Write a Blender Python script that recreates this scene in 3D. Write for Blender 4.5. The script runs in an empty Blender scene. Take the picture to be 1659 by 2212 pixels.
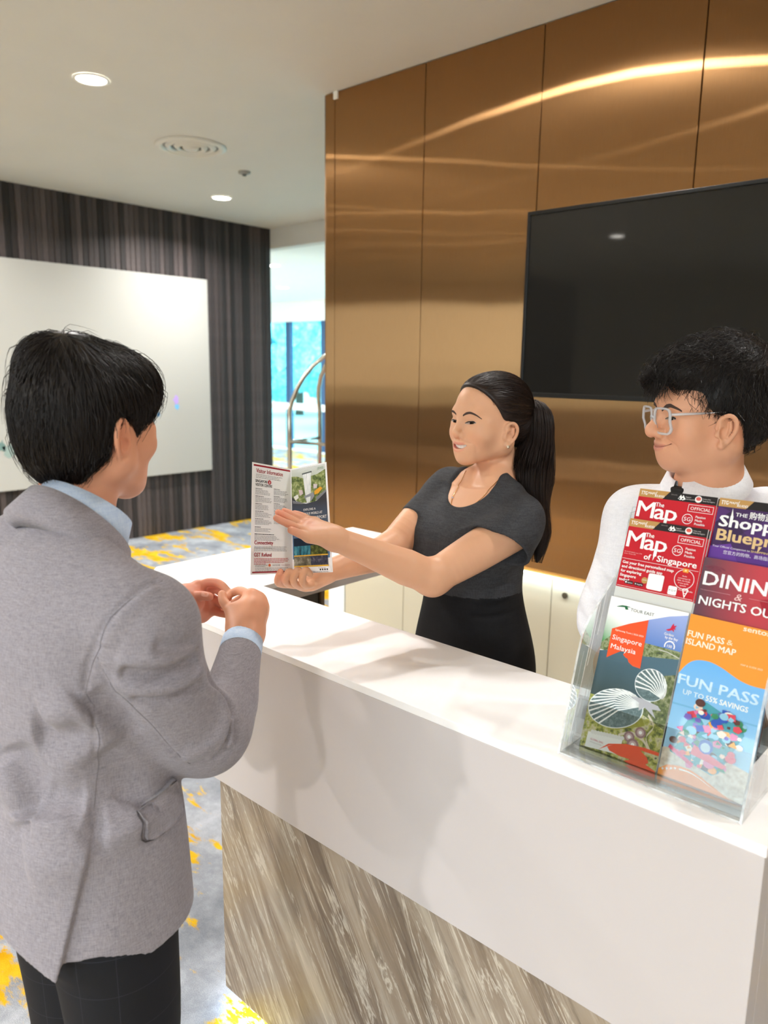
import bpy, bmesh, math, random
import numpy as np
from mathutils import Vector, Matrix
random.seed(7)
SC = bpy.context.scene
COL = SC.collection

# ---------------------------------------------------------------- camera
cam_d = bpy.data.cameras.new('camera')
cam = bpy.data.objects.new('camera', cam_d); COL.objects.link(cam)
cam.location = (0, 0, 1.66)
cam.rotation_euler = (1.38261, -0.014581, 0.741265)
cam_d.sensor_fit = 'HORIZONTAL'; cam_d.sensor_width = 36.0
cam_d.lens = 1645.0 / 1659.0 * 36.0
cam_d.clip_start = 0.02; cam_d.clip_end = 200
cam_d.dof.use_dof = True
cam_d.dof.focus_distance = 1.55
cam_d.dof.aperture_fstop = 5.2
SC.camera = cam

# ---------------------------------------------------------------- world, exposure
world = bpy.data.worlds.new('daylight'); SC.world = world; world.use_nodes = True
wn = world.node_tree.nodes
wn['Background'].inputs[0].default_value = (0.84, 0.93, 1.0, 1)
wn['Background'].inputs[1].default_value = 5.8
SC.view_settings.view_transform = 'Standard'
SC.view_settings.look = 'None'
SC.view_settings.gamma = 1.0
SC.view_settings.use_curve_mapping = False
SC.view_settings.exposure = 0.4
LAMP_W = 52.0          # watts of one ceiling downlight
LAMP_COL = (1.0, 0.97, 0.94)
# ceiling downlights: x, y, relative power
DOWNLIGHTS = [(-3.94, 2.08, 0.9), (-5.73, 4.16, 0.8), (-1.6, 2.2, 0.27), (0.4, 1.95, 0.27), (-4.2, -0.05, 0.95),
              (-5.85, 2.1, 0.3), (-5.85, -0.05, 0.65), (-3.94, -2.1, 1.2), (-5.85, -2.5, 1.1),
              (-1.6, -2.3, 1.1), (0.6, -2.3, 1.2), (-1.6, -4.4, 0.5), (0.6, -4.4, 0.5), (2.4, -2.3, 0.9)]  # this row: lamps added behind the camera to brighten fascia and jacket
# ---------------------------------------------------------------- helpers
def link(o, parent=None):
    COL.objects.link(o)
    if parent is not None: o.parent = parent
    return o
def tag(o, label=None, cat=None, group=None, kind=None):
    if label: o['label'] = label
    if cat: o['category'] = cat
    if group: o['group'] = group
    if kind: o['kind'] = kind
    return o
def empty(name, loc=(0,0,0), rz=0.0, label=None, cat=None, group=None, kind=None):
    o = bpy.data.objects.new(name, None); o.empty_display_size = 0.05
    o.location = loc; o.rotation_euler = (0,0,rz); COL.objects.link(o)
    return tag(o, label, cat, group, kind)
def mesh_obj(name, verts, faces, mat=None, parent=None, smooth=False, loc=None):
    me = bpy.data.meshes.new(name); me.from_pydata([tuple(map(float,v)) for v in verts], [], [tuple(map(int,f)) for f in faces]); me.update()
    o = bpy.data.objects.new(name, me); link(o, parent)
    if mat is not None: me.materials.append(mat)
    if smooth: me.polygons.foreach_set('use_smooth', [True]*len(me.polygons))
    if loc is not None: o.location = loc
    return o
def bm_obj(name, bm, mat=None, parent=None, smooth=False):
    me = bpy.data.meshes.new(name); bm.to_mesh(me); bm.free()
    o = bpy.data.objects.new(name, me); link(o, parent)
    if mat is not None: me.materials.append(mat)
    if smooth: me.polygons.foreach_set('use_smooth', [True]*len(me.polygons))
    return o
def add_box(bm, x0,x1,y0,y1,z0,z1, bevel=0.0, M=None):
    vs=[bm.verts.new((x,y,z)) for x in (x0,x1) for y in (y0,y1) for z in (z0,z1)]
    fs=[bm.faces.new([vs[i] for i in f]) for f in ((0,1,3,2),(4,6,7,5),(0,4,5,1),(2,3,7,6),(0,2,6,4),(1,5,7,3))]
    if bevel>0:
        es=list({e for f in fs for e in f.edges})
        r=bmesh.ops.bevel(bm, geom=es, offset=bevel, segments=2, affect='EDGES', profile=0.5)
        vs=list({v for f in r['faces'] for v in f.verts}|{v for v in vs if v.is_valid})
    if M is not None:
        for v in vs: v.co = M @ v.co
    return vs
def box(name, x0,x1,y0,y1,z0,z1, mat=None, parent=None, bevel=0.0, M=None):
    bm=bmesh.new(); add_box(bm,min(x0,x1),max(x0,x1),min(y0,y1),max(y0,y1),min(z0,z1),max(z0,z1),bevel,M)
    return bm_obj(name,bm,mat,parent)
def prism(name, pts, z0, z1, mat=None, parent=None, bevel=0.0):
    bm=bmesh.new()
    a=[bm.verts.new((p[0],p[1],z0)) for p in pts]; b=[bm.verts.new((p[0],p[1],z1)) for p in pts]
    n=len(pts)
    bm.faces.new(a[::-1]); bm.faces.new(b)
    for i in range(n): bm.faces.new((a[i],a[(i+1)%n],b[(i+1)%n],b[i]))
    bmesh.ops.recalc_face_normals(bm, faces=bm.faces)
    if bevel>0: bmesh.ops.bevel(bm, geom=list(bm.edges), offset=bevel, segments=2, affect='EDGES', profile=0.5)
    return bm_obj(name,bm,mat,parent)
def tube_geo(path, rad, n=8, caps=True):
    path=[Vector(p) for p in path]; m=len(path)
    rads=rad if hasattr(rad,'__len__') else [rad]*m
    V=[];F=[]; up=None
    for i,p in enumerate(path):
        t=(path[min(i+1,m-1)]-path[max(i-1,0)]).normalized()
        if up is None:
            up=Vector((0,0,1)) if abs(t.z)<0.9 else Vector((1,0,0))
        s=t.cross(up).normalized(); up=s.cross(t).normalized()
        for k in range(n):
            a=2*math.pi*k/n; V.append(p+(s*math.cos(a)+up*math.sin(a))*rads[i])
    for i in range(m-1):
        for k in range(n):
            F.append((i*n+k,i*n+(k+1)%n,(i+1)*n+(k+1)%n,(i+1)*n+k))
    if caps:
        F.append(tuple(range(n-1,-1,-1))); F.append(tuple(range((m-1)*n,m*n)))
    return V,F
def tube(name, path, rad, mat=None, parent=None, n=10):
    V,F=tube_geo(path,rad,n); return mesh_obj(name,V,F,mat,parent,True)
def lathe(name, prof, mat=None, parent=None, n=40, loc=(0,0,0)):
    V=[];F=[]; m=len(prof)
    for r,z in prof:
        for k in range(n):
            a=2*math.pi*k/n; V.append((loc[0]+r*math.cos(a),loc[1]+r*math.sin(a),loc[2]+z))
    for i in range(m-1):
        for k in range(n): F.append((i*n+k,i*n+(k+1)%n,(i+1)*n+(k+1)%n,(i+1)*n+k))
    return mesh_obj(name,V,F,mat,parent,True)

# ---- materials
def S(c): # sRGB 0-255 -> linear
    return tuple(((v/255)/12.92 if v/255<=0.04045 else ((v/255+0.055)/1.055)**2.4) for v in c)
class MatB:
    def __init__(self,name):
        self.m=bpy.data.materials.new(name); self.m.use_nodes=True
        self.t=self.m.node_tree; self.n=self.t.nodes; self.b=self.n['Principled BSDF']
    def node(self,typ,**kw):
        nd=self.n.new(typ)
        for k,v in kw.items():
            if k in nd.inputs.keys(): nd.inputs[k].default_value=v
            else: setattr(nd,k,v)
        return nd
    def lk(self,a,b): self.t.links.new(a,b)
    def ramp(self,src,stops):
        r=self.n.new('ShaderNodeValToRGB'); e=r.color_ramp.elements
        while len(e)<len(stops): e.new(0.5)
        for i,(p,c) in enumerate(stops):
            e[i].position=p; e[i].color=(*c,1) if len(c)==3 else c
        self.lk(src,r.inputs[0]); return r.outputs[0]
    def coords(self,kind='Object',scale=(1,1,1),rot=(0,0,0)):
        tc=self.n.new('ShaderNodeTexCoord'); mp=self.n.new('ShaderNodeMapping')
        mp.inputs['Scale'].default_value=scale; mp.inputs['Rotation'].default_value=rot
        self.lk(tc.outputs[kind],mp.inputs[0]); return mp.outputs[0]
    def noise(self,vec,scale,detail=4,rough=0.5,dist=0.0):
        nd=self.n.new('ShaderNodeTexNoise'); nd.inputs['Scale'].default_value=scale; nd.inputs['Detail'].default_value=detail
        nd.inputs['Roughness'].default_value=rough; nd.inputs['Distortion'].default_value=dist
        if vec is not None: self.lk(vec,nd.inputs['Vector'])
        return nd.outputs[0]
    def bump(self,h,strength=0.2,dist=0.01):
        b=self.n.new('ShaderNodeBump'); b.inputs['Strength'].default_value=strength; b.inputs['Distance'].default_value=dist
        self.lk(h,b.inputs['Height']); self.lk(b.outputs[0],self.b.inputs['Normal']); return b
    def mix(self,fac,a,b,mode='MIX'):
        m=self.n.new('ShaderNodeMix'); m.data_type='RGBA'; m.blend_type=mode
        for i,v in ((0,fac),(6,a),(7,b)):
            if isinstance(v,(int,float)): m.inputs[i].default_value=v
            elif isinstance(v,tuple): m.inputs[i].default_value=(*v,1)
            else: self.lk(v,m.inputs[i])
        return m.outputs[2]
    def math(self,op,a,b=0.0):
        m=self.n.new('ShaderNodeMath'); m.operation=op
        for i,v in enumerate((a,b)):
            if isinstance(v,(int,float)): m.inputs[i].default_value=v
            else: self.lk(v,m.inputs[i])
        return m.outputs[0]
    def set(self,**kw):
        mp={'rough':'Roughness','metal':'Metallic','spec':'Specular IOR Level','trans':'Transmission Weight','ior':'IOR','coat':'Coat Weight','sss':'Subsurface Weight','sheen':'Sheen Weight','aniso':'Anisotropic'}
        for k,v in kw.items():
            if k=='col':
                if isinstance(v,tuple): self.b.inputs['Base Color'].default_value=(*v,1)
                else: self.lk(v,self.b.inputs['Base Color'])
            else:
                s=self.b.inputs[mp.get(k,k)]
                if isinstance(v,(int,float)): s.default_value=v
                else: self.lk(v,s)
        return self
_pl={}
def plain(rgb, rough=0.5, metal=0.0, spec=0.5, name=None):
    key=(rgb,rough,metal,spec)
    if key not in _pl:
        b=MatB(name or 'paint_%d'%len(_pl)); nz=b.noise(b.coords('Object'),60,2)
        c=S(rgb); b.set(col=b.mix(b.math('MULTIPLY',nz,0.06),c,tuple(v*0.85 for v in c)),rough=rough,metal=metal,spec=spec)
        _pl[key]=b.m
    return _pl[key]
def emis(name,col,st):
    m=bpy.data.materials.new(name); m.use_nodes=True; n=m.node_tree.nodes; b=n['Principled BSDF']
    b.inputs['Base Color'].default_value=(*col,1); b.inputs['Emission Color'].default_value=(*col,1); b.inputs['Emission Strength'].default_value=st
    return m
# thin clear sheet: partly see-through, partly mirror
def m_thin(name,tint=(.97,.985,.985),refl=.10,rough=.02,fres=.6):
    b=MatB(name); t=b.t; tr=b.node('ShaderNodeBsdfTransparent'); tr.inputs[0].default_value=(*tint,1); g=b.node('ShaderNodeBsdfAnisotropic'); g.inputs['Roughness'].default_value=rough; g.inputs[0].default_value=(1,1,1,1)
    lw=b.node('ShaderNodeLayerWeight'); lw.inputs[0].default_value=.12
    f=b.math('ADD',b.math('MULTIPLY',lw.outputs['Fresnel'],fres),refl*.15); mx=b.node('ShaderNodeMixShader'); b.lk(f,mx.inputs[0]); b.lk(tr.outputs[0],mx.inputs[1]); b.lk(g.outputs[0],mx.inputs[2])
    b.lk(mx.outputs[0],b.n['Material Output'].inputs['Surface']); return b.m
# ---------------------------------------------------------------- room materials
def m_carpet():
    b=MatB('carpet'); v=b.coords('Object')
    vs=b.coords('Object',scale=(1.0,2.4,1),rot=(0,0,0.5))
    big=b.noise(vs,1.9,6,0.62,0.6); fine=b.noise(v,420,3,0.7)
    med=b.noise(vs,5.0,5,0.65)
    grey=b.ramp(b.noise(v,3.0,6,0.7),[(0.30,S((120,124,132))),(0.5,S((164,168,174))),(0.68,S((204,208,214)))])
    mask=b.math('ADD',b.math('MULTIPLY',big,0.62),b.math('MULTIPLY',med,0.38))
    mask=b.math('ADD',mask,b.math('MULTIPLY',b.math('SUBTRACT',fine,0.5),0.05))
    mk=b.ramp(mask,[(0.518,(0,0,0)),(0.545,(1,1,1))])
    yel=b.ramp(b.noise(v,9,3),[(0.3,S((214,160,10))),(0.7,S((246,205,50)))])
    c=b.mix(mk,grey,yel)
    c=b.mix(b.ramp(fine,[(0.35,(0,0,0)),(0.65,(1,1,1))]),b.mix(1.0,c,(0.62,0.62,0.64),'MULTIPLY'),c)
    b.set(col=c,rough=1.0,spec=0.1); b.bump(fine,0.7,0.004); return b.m
def m_ceiling():
    b=MatB('ceiling_paint'); b.set(col=b.mix(b.noise(b.coords('Object'),3,2),S((208,207,201)),S((214,213,208))),rough=0.75,spec=0.2); return b.m
def m_bronze():
    b=MatB('brushed_bronze'); v=b.coords('Object',scale=(1,1,0.02)); br=b.noise(v,700,2,0.6)
    c=b.mix(br,S((170,127,84)),S((188,145,100)))
    tg=b.node('ShaderNodeCombineXYZ'); tg.inputs[2].default_value=1
    wv=b.noise(b.coords('Object',scale=(1.0,1,0.6)),2.2,1)
    bp=b.node('ShaderNodeBump'); bp.inputs['Strength'].default_value=0.12; bp.inputs['Distance'].default_value=0.02; b.lk(wv,bp.inputs['Height'])
    def gl(r,a):
        g=b.node('ShaderNodeBsdfAnisotropic'); g.distribution='GGX'; g.inputs['Roughness'].default_value=r; g.inputs['Anisotropy'].default_value=a
        b.lk(c,g.inputs['Color']); b.lk(tg.outputs[0],g.inputs['Tangent']); b.lk(bp.outputs[0],g.inputs['Normal']); return g
    g1=gl(0.19,0.93); g2=gl(0.34,0.6)
    mx=b.node('ShaderNodeMixShader'); mx.inputs[0].default_value=0.32; b.lk(g1.outputs[0],mx.inputs[1]); b.lk(g2.outputs[0],mx.inputs[2])
    b.lk(mx.outputs[0],b.n['Material Output'].inputs['Surface']); return b.m
def m_slat():
    b=MatB('dark_laminate'); oi=b.node('ShaderNodeObjectInfo')
    v=b.coords('Object',scale=(1,1,0.04)); g=b.noise(v,260,4,0.65)
    r=oi.outputs['Random']
    c1=b.ramp(r,[(0.0,S((44,42,42))),(0.5,S((66,61,61))),(1.0,S((96,87,86)))])
    c=b.mix(b.ramp(g,[(0.35,(0,0,0)),(0.65,(1,1,1))]),b.mix(1.0,c1,(0.55,0.55,0.55),'MULTIPLY'),b.mix(1.0,c1,(1.25,1.22,1.22),'MULTIPLY'))
    b.set(col=c,rough=0.55,spec=0.3); return b.m
M_CEIL=m_ceiling(); M_CARPET=m_carpet(); M_BRONZE=m_bronze(); M_SLAT=m_slat()
M_WHITE=plain((238,238,234),0.6); M_DARKGAP=plain((18,14,10),0.8)
def struct(o): o['kind']='structure'; return o

CZ=3.07
struct(box('floor',-14,4.2,-6.2,10.2,-0.1,0,M_CARPET))
# ceiling of the reception area, with a shallow panel joint above the counter
cl=struct(box('ceiling',-6.75,4.2,-6.2,5.4,CZ,CZ+0.12,M_CEIL))
# lobby past the opening: lower ceiling, header, side walls, window wall
struct(box('trim_1',-6.75,-3.12,5.4,5.52,2.87,CZ+0.12,M_CEIL))
struct(box('ceiling_lobby',-14,4.2,5.52,10.2,2.87,2.99,M_WHITE)).name='ceiling.001'
struct(box('wall_right',4.1,4.2,-6.2,10.2,0,CZ,M_WHITE))
bm=bmesh.new()
for a_ in ((-6.75,-2.8,1.0,CZ),(3.8,4.2,1.0,CZ),(-2.8,3.8,2.75,CZ)): add_box(bm,a_[0],a_[1],-6.3,-6.2,a_[2],a_[3])
wf=struct(bm_obj('wall_front',bm,plain((206,200,190),0.7)))
box('wainscot',-6.75,4.2,-6.3,-6.19,0.0,1.0,plain((62,50,40),0.6),wf)
def portal(par,x0,x1,y,z0,z1,sgn):
    ld=bpy.data.lights.new('portal','AREA'); ld.shape='RECTANGLE'; ld.size=x1-x0; ld.size_y=z1-z0; ld.cycles.is_portal=True
    lo=bpy.data.objects.new('daylight',ld); link(lo); lo.location=((x0+x1)/2,y,(z0+z1)/2); lo.rotation_euler=(math.pi/2*sgn,0,0); return lo
struct(box('wall_far_left',-14.1,-14,5.3,10.2,0,2.99,M_WHITE)).name='wall_lobby'
# left wall: dark vertical slats on a backing
wl=struct(box('wall_left',-6.85,-6.63,-6.2,5.38,0,CZ,plain((30,28,28),0.7)))
sw=0.05; y=-2.6; k=0; base=None
while y<5.36:
    if base is None:
        base=box('slat',-6.632,-6.60,-sw/2+0.002,sw/2-0.002,0,CZ,M_SLAT,wl,0.003); o=base
    else:
        o=base.copy(); COL.objects.link(o)
    o.location=(0.0 if k%3 else 0.004,y,0); y+=sw; k+=1
box('end_cap',-6.86,-6.60,5.36,5.40,0,CZ,plain((40,38,38),0.6),wl)
# back wall: brushed bronze panels on a core
bm=bmesh.new(); add_box(bm,-3.185,4.1,3.022,5.9,0.747,CZ); add_box(bm,-3.185,4.1,3.36,5.9,0.0,0.747)
wb=struct(bm_obj('wall_back',bm,M_DARKGAP))
xs=[-3.19,-3.122,-2.506,-1.868,-1.195,-0.555,0.085,0.725,1.365,2.005,2.645,3.285,4.1]
for i in range(len(xs)-1):
    g=0.0025
    pn=box('panel',xs[i]+(0 if i==0 else g),xs[i+1]-g,3.0,3.02,0.747,CZ-0.004,M_BRONZE,wb,0.0015)
box('end_panel',-3.20,-3.186,3.002,5.9,0.75,CZ-0.004,plain((120,92,62),0.4,0.6),wb)
box('bracket',-3.125,-3.095,2.99,3.0,3.03,CZ,M_WHITE,wb,0.002)
box('lip',-3.19,4.1,2.999,3.02,0.735,0.752,plain((200,150,80),0.35,0.8),wb,0.002)
# lobby window wall
w1=struct(empty('window_1',(0,10.1,0)))
M_MULL=plain((40,74,110),0.5); 
M_GLASS=m_thin('window_glass',(.70,.95,1.0),.05)
xm=[-14,-12.82,-11.79,-10.77,-9.75,-8.7,-7.65,-6.6,-5.5,-4.4,-3.3]
for i,x in enumerate(xm):
    box('mullion',x-0.06,x+0.06,-0.05,0.05,0,2.5,M_MULL,w1,0.004)
for i in range(len(xm)-1):
    box('pane',xm[i]+0.061,xm[i+1]-0.061,-0.006,0.006,0.02,2.5,M_GLASS,w1)
box('header',-14,4.1,-0.08,0.08,2.5,2.87,M_WHITE,w1)
box('rail',-14,-3.3,-0.09,-0.052,0.80,0.93,M_WHITE,w1,0.01)
box('sill',-14,-3.3,-0.12,0.1,0.0,0.02,M_WHITE,w1)
struct(box('wall_window_right',-3.24,4.1,10.02,10.2,0,2.5,M_WHITE)).name='wall_far'
# unseen window added behind the camera for soft frontal daylight
w2=struct(empty('fill_window',(0.5,-6.25,0)))
for i in range(7): box('mullion',-3.3+1.1*i-0.03,-3.3+1.1*i+0.03,-0.04,0.04,1.0,2.75,M_WHITE,w2,0.003)
for i in range(6): box('pane',-3.3+1.1*i+0.031,-3.3+1.1*(i+1)-0.031,-0.005,0.005,1.02,2.73,m_thin('clear_glass',(.95,.98,.98),.03) if i==0 else bpy.data.materials['clear_glass'],w2)
for z_ in (1.0,2.72): box('rail',-3.3,3.3,-0.05,0.05,z_,z_+0.03,M_WHITE,w2)
portal(w2,-2.8,3.8,-6.18,1.02,2.72,1); portal(w1,-14,-3.3,9.98,0.05,2.5,-1)
# outside: ground, hedge trees
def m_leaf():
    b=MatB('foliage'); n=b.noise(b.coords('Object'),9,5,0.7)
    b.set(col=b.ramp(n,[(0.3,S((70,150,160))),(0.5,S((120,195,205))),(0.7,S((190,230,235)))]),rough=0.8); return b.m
M_LEAF=m_leaf()
struct(box('ground_front',-40,40,-60,-6.5,-0.3,-0.05,plain((170,176,170),0.9))).name='floor_outside'
struct(box('ground',-60,40,10.3,80,-0.3,-0.05,plain((170,190,185),0.9))).name='floor_outside'
def blob_tree(x,y,h,r,label):
    t=empty('tree',(x,y,-0.05),0,label,'tree')
    tube('trunk',[(0,0,0),(0.05,0,h*0.35),(0,0,h*0.6)],[0.16,0.12,0.08],plain((90,80,66),0.9),t)
    bm=bmesh.new(); rnd=random.Random(int(x*10+y))
    for i in range(16):
        a=rnd.uniform(0,6.28); q=rnd.uniform(0.1,0.8)*r
        mt=Matrix.Translation((math.cos(a)*q,math.sin(a)*q,h*0.25+rnd.uniform(0,1)*h*0.7))
        s=rnd.uniform(0.35,0.6)*r
        bb=bmesh.ops.create_icosphere(bm,subdivisions=3,radius=s,matrix=mt)
        for v in bb['verts']: v.co+=Vector((rnd.gauss(0,1),rnd.gauss(0,1),rnd.gauss(0,1)))*s*0.09
    bm_obj('crown',bm,M_LEAF,t)
blob_tree(-15.5,15,4.2,1.7,'leafy tree outside the lobby window, left of the middle mullion')
blob_tree(-12.0,17.5,4.8,1.8,'tall leafy tree outside the lobby window near the bronze wall edge')
blob_tree(-20.5,18,5.0,2.0,'leafy tree outside the lobby window beside the dark slat wall')
# ---------------------------------------------------------------- ceiling fittings
M_LENS=emis('lamp_lens',(1.0,0.95,0.86),22.0)
DLAB={0:'round recessed ceiling downlight nearest the camera, upper left',1:'small round ceiling downlight near the far end of the dark slat wall'}
def downlight(i,x,y,pw):
    lab=DLAB.get(i,'unseen recessed white ceiling downlight lighting the reception area')
    t=empty('downlight',(x,y,CZ),0,lab,'downlight', 'recessed ceiling downlights')
    lathe('ring',[(0.088,-0.001),(0.088,-0.006),(0.078,-0.009),(0.072,-0.004)],M_WHITE,t)
    V=[(0,0,-0.003)]+[(0.074*math.cos(a*math.pi/16),0.074*math.sin(a*math.pi/16),-0.003) for a in range(32)]
    mesh_obj('lens',V,[(0,1+(k+1)%32,1+k) for k in range(32)],M_LENS,t)
    ld=bpy.data.lights.new('downlight_lamp','AREA'); ld.shape='DISK'; ld.size=0.13; ld.energy=LAMP_W*pw; ld.color=LAMP_COL; ld.spread=math.radians(150)
    lo=bpy.data.objects.new('lamp',ld); link(lo,t); lo.location=(0,0,-0.012)
for i,(x,y,pw) in enumerate(DOWNLIGHTS): downlight(i,x,y,pw)
# lobby downlights
for i,(x,y) in enumerate([(-7.63,6.27),(-9.62,8.11)]):
    t=empty('lobby_downlight',(x,y,2.87),0,['nearer of two downlights in the lobby ceiling past the opening','farther of two downlights in the lobby ceiling past the opening'][i],'downlight')
    lathe('ring',[(0.11,-0.001),(0.11,-0.006),(0.10,-0.009),(0.09,-0.004)],M_WHITE,t)
    V=[(0,0,-0.003)]+[(0.095*math.cos(a*math.pi/16),0.095*math.sin(a*math.pi/16),-0.003) for a in range(32)]
    mesh_obj('lens',V,[(0,1+(k+1)%32,1+k) for k in range(32)],M_LENS,t)
    ld=bpy.data.lights.new('downlight_lamp','AREA'); ld.shape='DISK'; ld.size=0.16; ld.energy=70; ld.color=(0.92,0.97,1.0)
    lo=bpy.data.objects.new('lamp',ld); link(lo,t); lo.location=(0,0,-0.012)
# round air diffuser
t=empty('air_diffuser',(-4.588,3.095,CZ),0,'round white ceiling air diffuser with concentric rings','air vent')
M_DIF=plain((214,214,208),0.5); M_DIFD=plain((120,122,120),0.6)
lathe('flange',[(0.23,-0.001),(0.23,-0.008),(0.20,-0.02),(0.185,-0.012),(0.18,-0.001)],M_DIF,t)
lathe('ring',[(0.165,-0.004),(0.15,-0.022),(0.125,-0.012),(0.13,-0.002)],M_DIF,t)
lathe('ring',[(0.11,-0.006),(0.095,-0.024),(0.07,-0.014),(0.075,-0.004)],M_DIF,t)
lathe('hub',[(0.055,-0.006),(0.045,-0.022),(0.001,-0.024)],M_DIF,t)
lathe('backing',[(0.18,-0.002),(0.001,-0.002)],M_DIFD,t)
t=empty('ceiling_sensor',(-4.854,3.735,CZ),0,'small grey round sensor on the ceiling by the diffuser','sensor')
lathe('base',[(0.045,0),(0.045,-0.012),(0.03,-0.018),(0.001,-0.018)],plain((150,152,150),0.5),t)
lathe('tip',[(0.016,-0.018),(0.014,-0.03),(0.001,-0.032)],plain((90,92,92),0.5),t)
# ---------------------------------------------------------------- television
tv=empty('television',(-1.85,2.985,1.54),0,'large black flat screen television on the bronze wall','television')
TX0,TX1,TZ0,TZ1=-0.012,1.40,0.0,0.775
bm=bmesh.new()
fb=0.014
for a in ((TX0,TX1,TZ1-fb,TZ1),(TX0,TX1,TZ0,TZ0+fb+0.006),(TX0,TX0+fb,TZ0+fb+0.006,TZ1-fb),(TX1-fb,TX1,TZ0+fb+0.006,TZ1-fb)):
    add_box(bm,a[0],a[1],-0.062,-0.02,a[2],a[3],0.002)
bm_obj('bezel',bm,plain((10,10,10),0.35),tv)
mt=MatB('tv_glass'); mt.set(col=S((30,29,27)),rough=0.06,spec=0.35); 
nz=mt.noise(mt.coords('Object'),2.0,2); mt.set(rough=mt.math('ADD',0.025,mt.math('MULTIPLY',nz,0.02)))
box('screen',TX0+fb,TX1-fb,-0.056,-0.03,TZ0+fb+0.006,TZ1-fb,mt.m,tv)
box('housing',0.05,TX1-0.06,-0.03,0.0,0.06,TZ1-0.06,plain((16,16,16),0.5),tv)
# ---------------------------------------------------------------- white wall board
bd=empty('wall_board',(-6.60,4.56,0.0),0,'large white rectangular board on the dark slat wall','board')
mb=MatB('board_white'); mb.set(col=mb.mix(mb.noise(mb.coords('Object'),1.2,2),S((178,178,173)),S((186,186,181))),rough=0.35)
box('panel',0.004,0.05,-3.6,0,0.595,2.478,mb.m,bd,0.003)
def splotch(name,y,z,s,rgb,seed):
    r=random.Random(seed); pts=[]
    for k in range(14):
        a=k*math.pi/7; q=s*r.uniform(0.55,1.2); pts.append((0.0515,y+q*math.cos(a),z+q*1.3*math.sin(a)))
    mesh_obj(name,pts,[tuple(range(14))],plain(rgb,0.5),bd)
splotch('mark',-0.40,1.32,0.035,(188,160,236),3); splotch('mark',-0.385,1.25,0.028,(120,190,240),4)
splotch('mark',-1.93,1.42,0.03,(60,180,215),5); splotch('mark',-1.95,1.22,0.03,(70,190,215),6); splotch('mark',-2.0,0.93,0.055,(150,170,165),8)
splotch('mark',-2.06,0.97,0.04,(110,140,135),9); splotch('mark',-0.62,1.27,0.018,(60,130,180),10); splotch('mark',-0.60,1.18,0.02,(60,130,180),11)
# ---------------------------------------------------------------- luggage cart
M_CHROME=plain((206,198,184),0.18,1.0)
ct=empty('luggage_cart',(-4.74,4.2,0),0.25,'chrome birdcage luggage cart standing past the bronze wall end','luggage cart')
cw=0.95; cd=0.5
box('deck',0,cw,-cd/2,cd/2,0.20,0.26,plain((150,40,60),0.8),ct,0.02)
for dy in (-cd/2+0.03,cd/2-0.03):
    pth=[(0.02,dy,0.26),(0.02,dy,1.30)]+[(0.02+0.455*(1-math.cos(a)),dy*(1-0.8*math.sin(a)),1.30+0.5*math.sin(a)) for a in np.linspace(0.15,math.pi-0.15,14)]+[(cw-0.02,dy,1.30),(cw-0.02,dy,0.26)]
    tube('arch',pth,0.019,M_CHROME,ct)
tube('crossbar',[(0.02,-cd/2+0.03,1.06),(cw-0.02,-cd/2+0.03,1.06)],0.014,M_CHROME,ct)
tube('crossbar',[(0.02,-cd/2+0.03,1.06),(0.02,cd/2-0.03,1.06)],0.014,M_CHROME,ct)
for wx in (0.1,cw-0.1):
    for wy in (-cd/2+0.06,cd/2-0.06):
        V,F=tube_geo([(wx,wy-0.02,0.1),(wx,wy+0.02,0.1)],0.1,20); mesh_obj('wheel',V,F,plain((30,30,30),0.6),ct)
        box('caster',wx-0.02,wx+0.02,wy-0.03,wy+0.03,0.18,0.20,M_CHROME,ct)
# ---------------------------------------------------------------- reception counter
def m_marble():
    b=MatB('brown_marble')
    v0=b.coords('Object',rot=(0,math.radians(33),0)); 
    mp=b.node('ShaderNodeMapping'); mp.inputs['Scale'].default_value=(7.0,2.6,0.66); b.lk(v0,mp.inputs[0]); v=mp.outputs[0]
    # warp
    w=b.node('ShaderNodeTexNoise'); w.inputs['Scale'].default_value=1.3; w.inputs['Detail'].default_value=3; b.lk(v,w.inputs['Vector'])
    ad=b.node('ShaderNodeVectorMath'); ad.operation='MULTIPLY_ADD'; b.lk(w.outputs['Color'],ad.inputs[0]); ad.inputs[1].default_value=(0.9,0.5,0.35); b.lk(v,ad.inputs[2]); vv=ad.outputs[0]
    base=b.ramp(b.noise(vv,1.6,6,0.6),[(0.28,S((98,86,76))),(0.45,S((142,127,111))),(0.55,S((163,150,134))),(0.70,S((196,187,172)))])
    veins=b.ramp(b.noise(vv,3.2,7,0.62,0.4),[(0.40,(0,0,0)),(0.485,(0,0,0)),(0.505,(1,1,1)),(0.525,(0,0,0)),(0.60,(0,0,0))])
    dark=b.ramp(b.noise(vv,5.5,6,0.7,0.3),[(0.56,(0,0,0)),(0.68,(1,1,1))])
    v2=b.ramp(b.noise(vv,9.0,5,0.7),[(0.52,(0,0,0)),(0.62,(1,1,1))])
    c=b.mix(b.math('MULTIPLY',dark,0.55),base,S((92,80,70)))
    c=b.mix(b.math('MULTIPLY',v2,0.25),c,S((206,198,184)))
    c=b.mix(b.math('MULTIPLY',veins,0.6),c,S((226,219,205)))
    b.set(col=c,rough=0.22,spec=0.5); return b.m
def m_solid():
    b=MatB('white_solid_surface'); n=b.noise(b.coords('Object'),40,3)
    b.set(col=b.mix(n,S((246,244,245)),S((249,248,248))),rough=0.38,spec=0.3); return b.m
M_SOLID=m_solid(); M_FASCIA=plain((202,196,196),.4,name='shaded_white_fascia'); M_MARBLE=m_marble()  # fascia is the worktop's white with shade mixed into its colour
ctr=empty('reception_counter',(-1.2,1.15,0),0,'white L-shaped reception counter with brown veined marble base','counter')
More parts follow.
